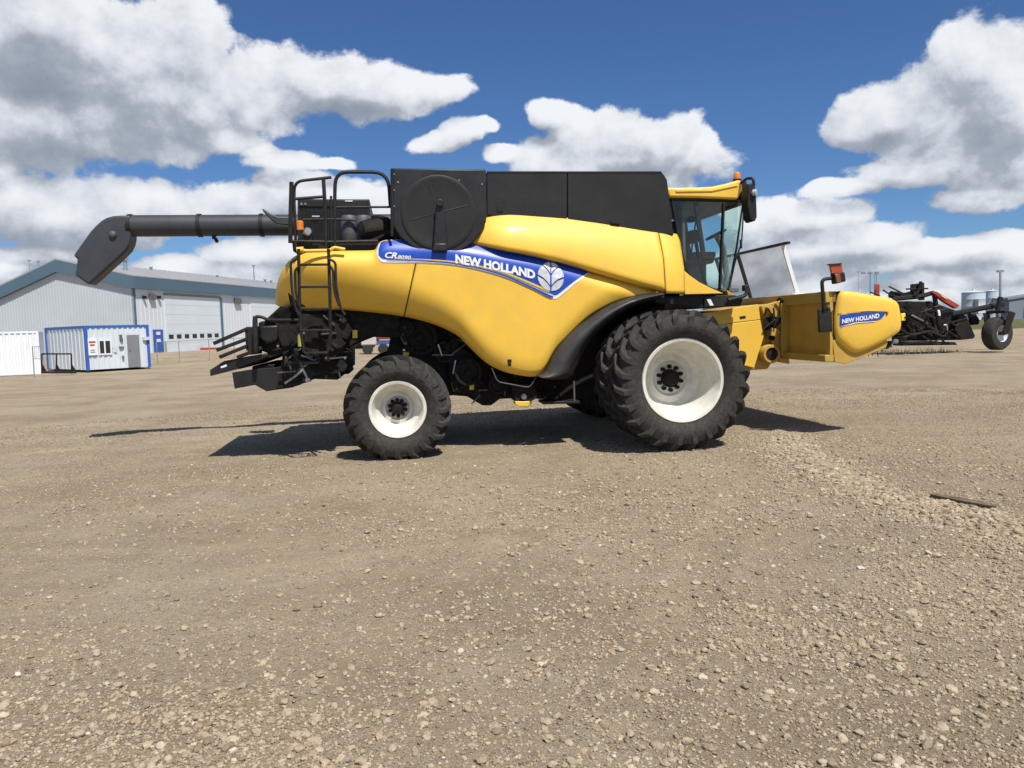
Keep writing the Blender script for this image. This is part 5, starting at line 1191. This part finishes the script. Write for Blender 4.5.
def blobs(N, Lk, vec, lst, power=1.0):
    out = None
    for x, y, rx, ry in lst:
        a, e = pxdir(x, y); ra, re = abs(pxdir(x+rx/2, y)[0]-pxdir(x-rx/2, y)[0]), abs(pxdir(x, y-ry/2)[1]-pxdir(x, y+ry/2)[1])
        mp = N.new('ShaderNodeVectorMath'); mp.operation = 'SUBTRACT'; mp.inputs[1].default_value = (a, e, 0); Lk.new(vec, mp.inputs[0])
        dv = N.new('ShaderNodeVectorMath'); dv.operation = 'DIVIDE'; dv.inputs[1].default_value = (ra, re, 1); Lk.new(mp.outputs[0], dv.inputs[0])
        ln = N.new('ShaderNodeVectorMath'); ln.operation = 'LENGTH'; Lk.new(dv.outputs[0], ln.inputs[0])
        s_ = N.new('ShaderNodeMath'); s_.operation = 'SUBTRACT'; s_.inputs[0].default_value = 1; Lk.new(ln.outputs['Value'], s_.inputs[1])
        if out is None: out = s_.outputs[0]
        else:
            mx = N.new('ShaderNodeMath'); mx.operation = 'SMOOTH_MAX'; mx.inputs[2].default_value = .25; Lk.new(out, mx.inputs[0]); Lk.new(s_.outputs[0], mx.inputs[1]); out = mx.outputs[0]
    return out
def mk_group():
    g = bpy.data.node_groups.new('cloud_density', 'ShaderNodeTree')
    g.interface.new_socket('Vector', in_out='INPUT', socket_type='NodeSocketVector'); g.interface.new_socket('Density', in_out='OUTPUT', socket_type='NodeSocketFloat')
    N = g.nodes; Lk = g.links; gi = N.new('NodeGroupInput'); go = N.new('NodeGroupOutput'); vec = gi.outputs[0]
    def M2(op, a, b=None, c=None):
        n = N.new('ShaderNodeMath'); n.operation = op
        for k, v in enumerate((a, b, c)):
            if v is None: continue
            if hasattr(v, 'is_linked'): Lk.new(v, n.inputs[k])
            else: n.inputs[k].default_value = v
        return n.outputs[0]
    # domain warp
    wn = N.new('ShaderNodeTexNoise'); wn.inputs['Scale'].default_value = 9; wn.inputs['Detail'].default_value = 4; Lk.new(vec, wn.inputs['Vector'])
    ws = N.new('ShaderNodeVectorMath'); ws.operation = 'SUBTRACT'; ws.inputs[1].default_value = (.5, .5, .5); Lk.new(wn.outputs['Color'], ws.inputs[0])
    wm = N.new('ShaderNodeVectorMath'); wm.operation = 'SCALE'; wm.inputs['Scale'].default_value = .035; Lk.new(ws.outputs[0], wm.inputs[0])
    wa = N.new('ShaderNodeVectorMath'); wa.operation = 'ADD'; Lk.new(vec, wa.inputs[0]); Lk.new(wm.outputs[0], wa.inputs[1]); wv = wa.outputs[0]
    f = blobs(N, Lk, wv, BL)
    st = N.new('ShaderNodeVectorMath'); st.operation = 'MULTIPLY'; st.inputs[1].default_value = (1, 1.25, 1); Lk.new(wv, st.inputs[0])
    vo = N.new('ShaderNodeTexVoronoi'); vo.feature = 'F1'; vo.inputs['Scale'].default_value = 17; vo.inputs['Detail'].default_value = 3; vo.inputs['Roughness'].default_value = .55; vo.inputs['Lacunarity'].default_value = 2.2; vo.normalize = True
    Lk.new(st.outputs[0], vo.inputs['Vector'])
    nz = N.new('ShaderNodeTexNoise'); nz.inputs['Scale'].default_value = 17; nz.inputs['Detail'].default_value = 9; nz.inputs['Roughness'].default_value = .64; Lk.new(st.outputs[0], nz.inputs['Vector'])
    bil = M2('SUBTRACT', .42, vo.outputs['Distance'])
    fs = N.new('ShaderNodeMapRange'); fs.interpolation_type = 'LINEAR'; fs.inputs['From Min'].default_value = -1; fs.inputs['From Max'].default_value = .6; fs.inputs['To Min'].default_value = -2.0; fs.inputs['To Max'].default_value = 1.2; Lk.new(f, fs.inputs[0])
    d = M2('ADD', fs.outputs[0], M2('MULTIPLY', bil, 1.9)); d = M2('ADD', d, M2('MULTIPLY', M2('SUBTRACT', nz.outputs['Fac'], .5), 2.1))
    # generic clouds for the rest of the sky, outside the photographed part
    sx = N.new('ShaderNodeSeparateXYZ'); Lk.new(vec, sx.inputs[0])
    n3 = N.new('ShaderNodeTexNoise'); n3.inputs['Scale'].default_value = 3.2; n3.inputs['Detail'].default_value = 7; Lk.new(st.outputs[0], n3.inputs['Vector'])
    gen = M2('MULTIPLY', M2('SUBTRACT', n3.outputs['Fac'], .52), 6)
    far = N.new('ShaderNodeMapRange'); far.inputs['From Min'].default_value = .68; far.inputs['From Max'].default_value = .85; Lk.new(M2('ABSOLUTE', sx.outputs[0]), far.inputs[0])
    farb = N.new('ShaderNodeMapRange'); farb.inputs['From Min'].default_value = .46; farb.inputs['From Max'].default_value = .62; Lk.new(sx.outputs[1], farb.inputs[0])
    mk = M2('MAXIMUM', far.outputs[0], farb.outputs[0]); gen = M2('MULTIPLY', gen, mk); d = M2('ADD', M2('MULTIPLY', d, M2('SUBTRACT', 1, mk)), gen)
    Lk.new(d, go.inputs[0]); return g
cg = mk_group()
def MN(op, a, b=None, c=None, clamp=False):
    n = N.new('ShaderNodeMath'); n.operation = op; n.use_clamp = clamp
    for k, v in enumerate((a, b, c)):
        if v is None: continue
        if hasattr(v, 'is_linked'): Lk.new(v, n.inputs[k])
        else: n.inputs[k].default_value = v
    return n.outputs[0]
tc = N.new('ShaderNodeTexCoord'); sx = N.new('ShaderNodeSeparateXYZ'); Lk.new(tc.outputs['Generated'], sx.inputs[0])
azn = MN('ARCTAN2', sx.outputs[0], sx.outputs[1]); eln = MN('ARCSINE', sx.outputs[2])
cv = N.new('ShaderNodeCombineXYZ'); Lk.new(azn, cv.inputs[0]); Lk.new(eln, cv.inputs[1])
def dens(off):
    a = N.new('ShaderNodeVectorMath'); a.operation = 'ADD'; a.inputs[1].default_value = (*off, 0); Lk.new(cv.outputs[0], a.inputs[0])
    gn = N.new('ShaderNodeGroup'); gn.node_tree = cg; Lk.new(a.outputs[0], gn.inputs[0]); return gn.outputs[0]
d0 = dens((0, 0)); d2_ = dens((.010, .024))
def mr(s, a, b, c=0, d=1, sm=True):
    n = N.new('ShaderNodeMapRange'); n.interpolation_type = 'SMOOTHSTEP' if sm else 'LINEAR'
    for k, v in zip(('From Min', 'From Max', 'To Min', 'To Max'), (a, b, c, d)): n.inputs[k].default_value = v
    Lk.new(s, n.inputs[0]); return n.outputs[0]
alpha = mr(d0, -.02, .50)
g2_ = MN('SUBTRACT', d0, d2_)
nl = N.new('ShaderNodeTexNoise'); nl.inputs['Scale'].default_value = 14; nl.inputs['Detail'].default_value = 7; nl.inputs['Roughness'].default_value = .55; Lk.new(cv.outputs[0], nl.inputs['Vector'])
lit = MN('ADD', MN('MULTIPLY', g2_, .30), .50); lit = MN('ADD', lit, MN('MULTIPLY', MN('SUBTRACT', nl.outputs['Fac'], .5), .9))
dk = blobs(N, Lk, cv.outputs[0], DK); dkm = mr(dk, -.2, .9, 0, .36); lit = MN('SUBTRACT', lit, dkm)
lit = mr(lit, -.25, 1.0, 0, 1, True)
rp = N.new('ShaderNodeValToRGB'); E = rp.color_ramp.elements
E[0].position = 0; E[0].color = (.27, .31, .38, 1); E[1].position = 1; E[1].color = (.90, .92, .95, 1)
e = E.new(.35); e.color = (.40, .44, .51, 1); e = E.new(.66); e.color = (.66, .70, .76, 1)
Lk.new(lit, rp.inputs[0])
b1 = N.new('ShaderNodeBackground'); b1.inputs['Strength'].default_value = .075
hs = N.new('ShaderNodeMixRGB'); hs.blend_type = 'MULTIPLY'; hs.inputs[0].default_value = 1; hs.inputs[2].default_value = (.56, .79, 1.10, 1); Lk.new(sky.outputs[0], hs.inputs[1]); Lk.new(hs.outputs[0], b1.inputs[0])
b2_ = N.new('ShaderNodeBackground'); b2_.inputs['Strength'].default_value = .88; Lk.new(rp.outputs[0], b2_.inputs[0])
mxs = N.new('ShaderNodeMixShader'); Lk.new(MN('MULTIPLY', alpha, .97), mxs.inputs[0]); Lk.new(b1.outputs[0], mxs.inputs[1]); Lk.new(b2_.outputs[0], mxs.inputs[2])
wo = N.new('ShaderNodeOutputWorld'); Lk.new(mxs.outputs[0], wo.inputs[0])
wd.cycles.sampling_method = 'MANUAL'; wd.cycles.sample_map_resolution = 512
scn.view_settings.view_transform = 'Standard'; scn.view_settings.look = 'None'; scn.view_settings.exposure = .19; scn.view_settings.gamma = 1
scn.cycles.max_bounces = 6; scn.cycles.transparent_max_bounces = 12
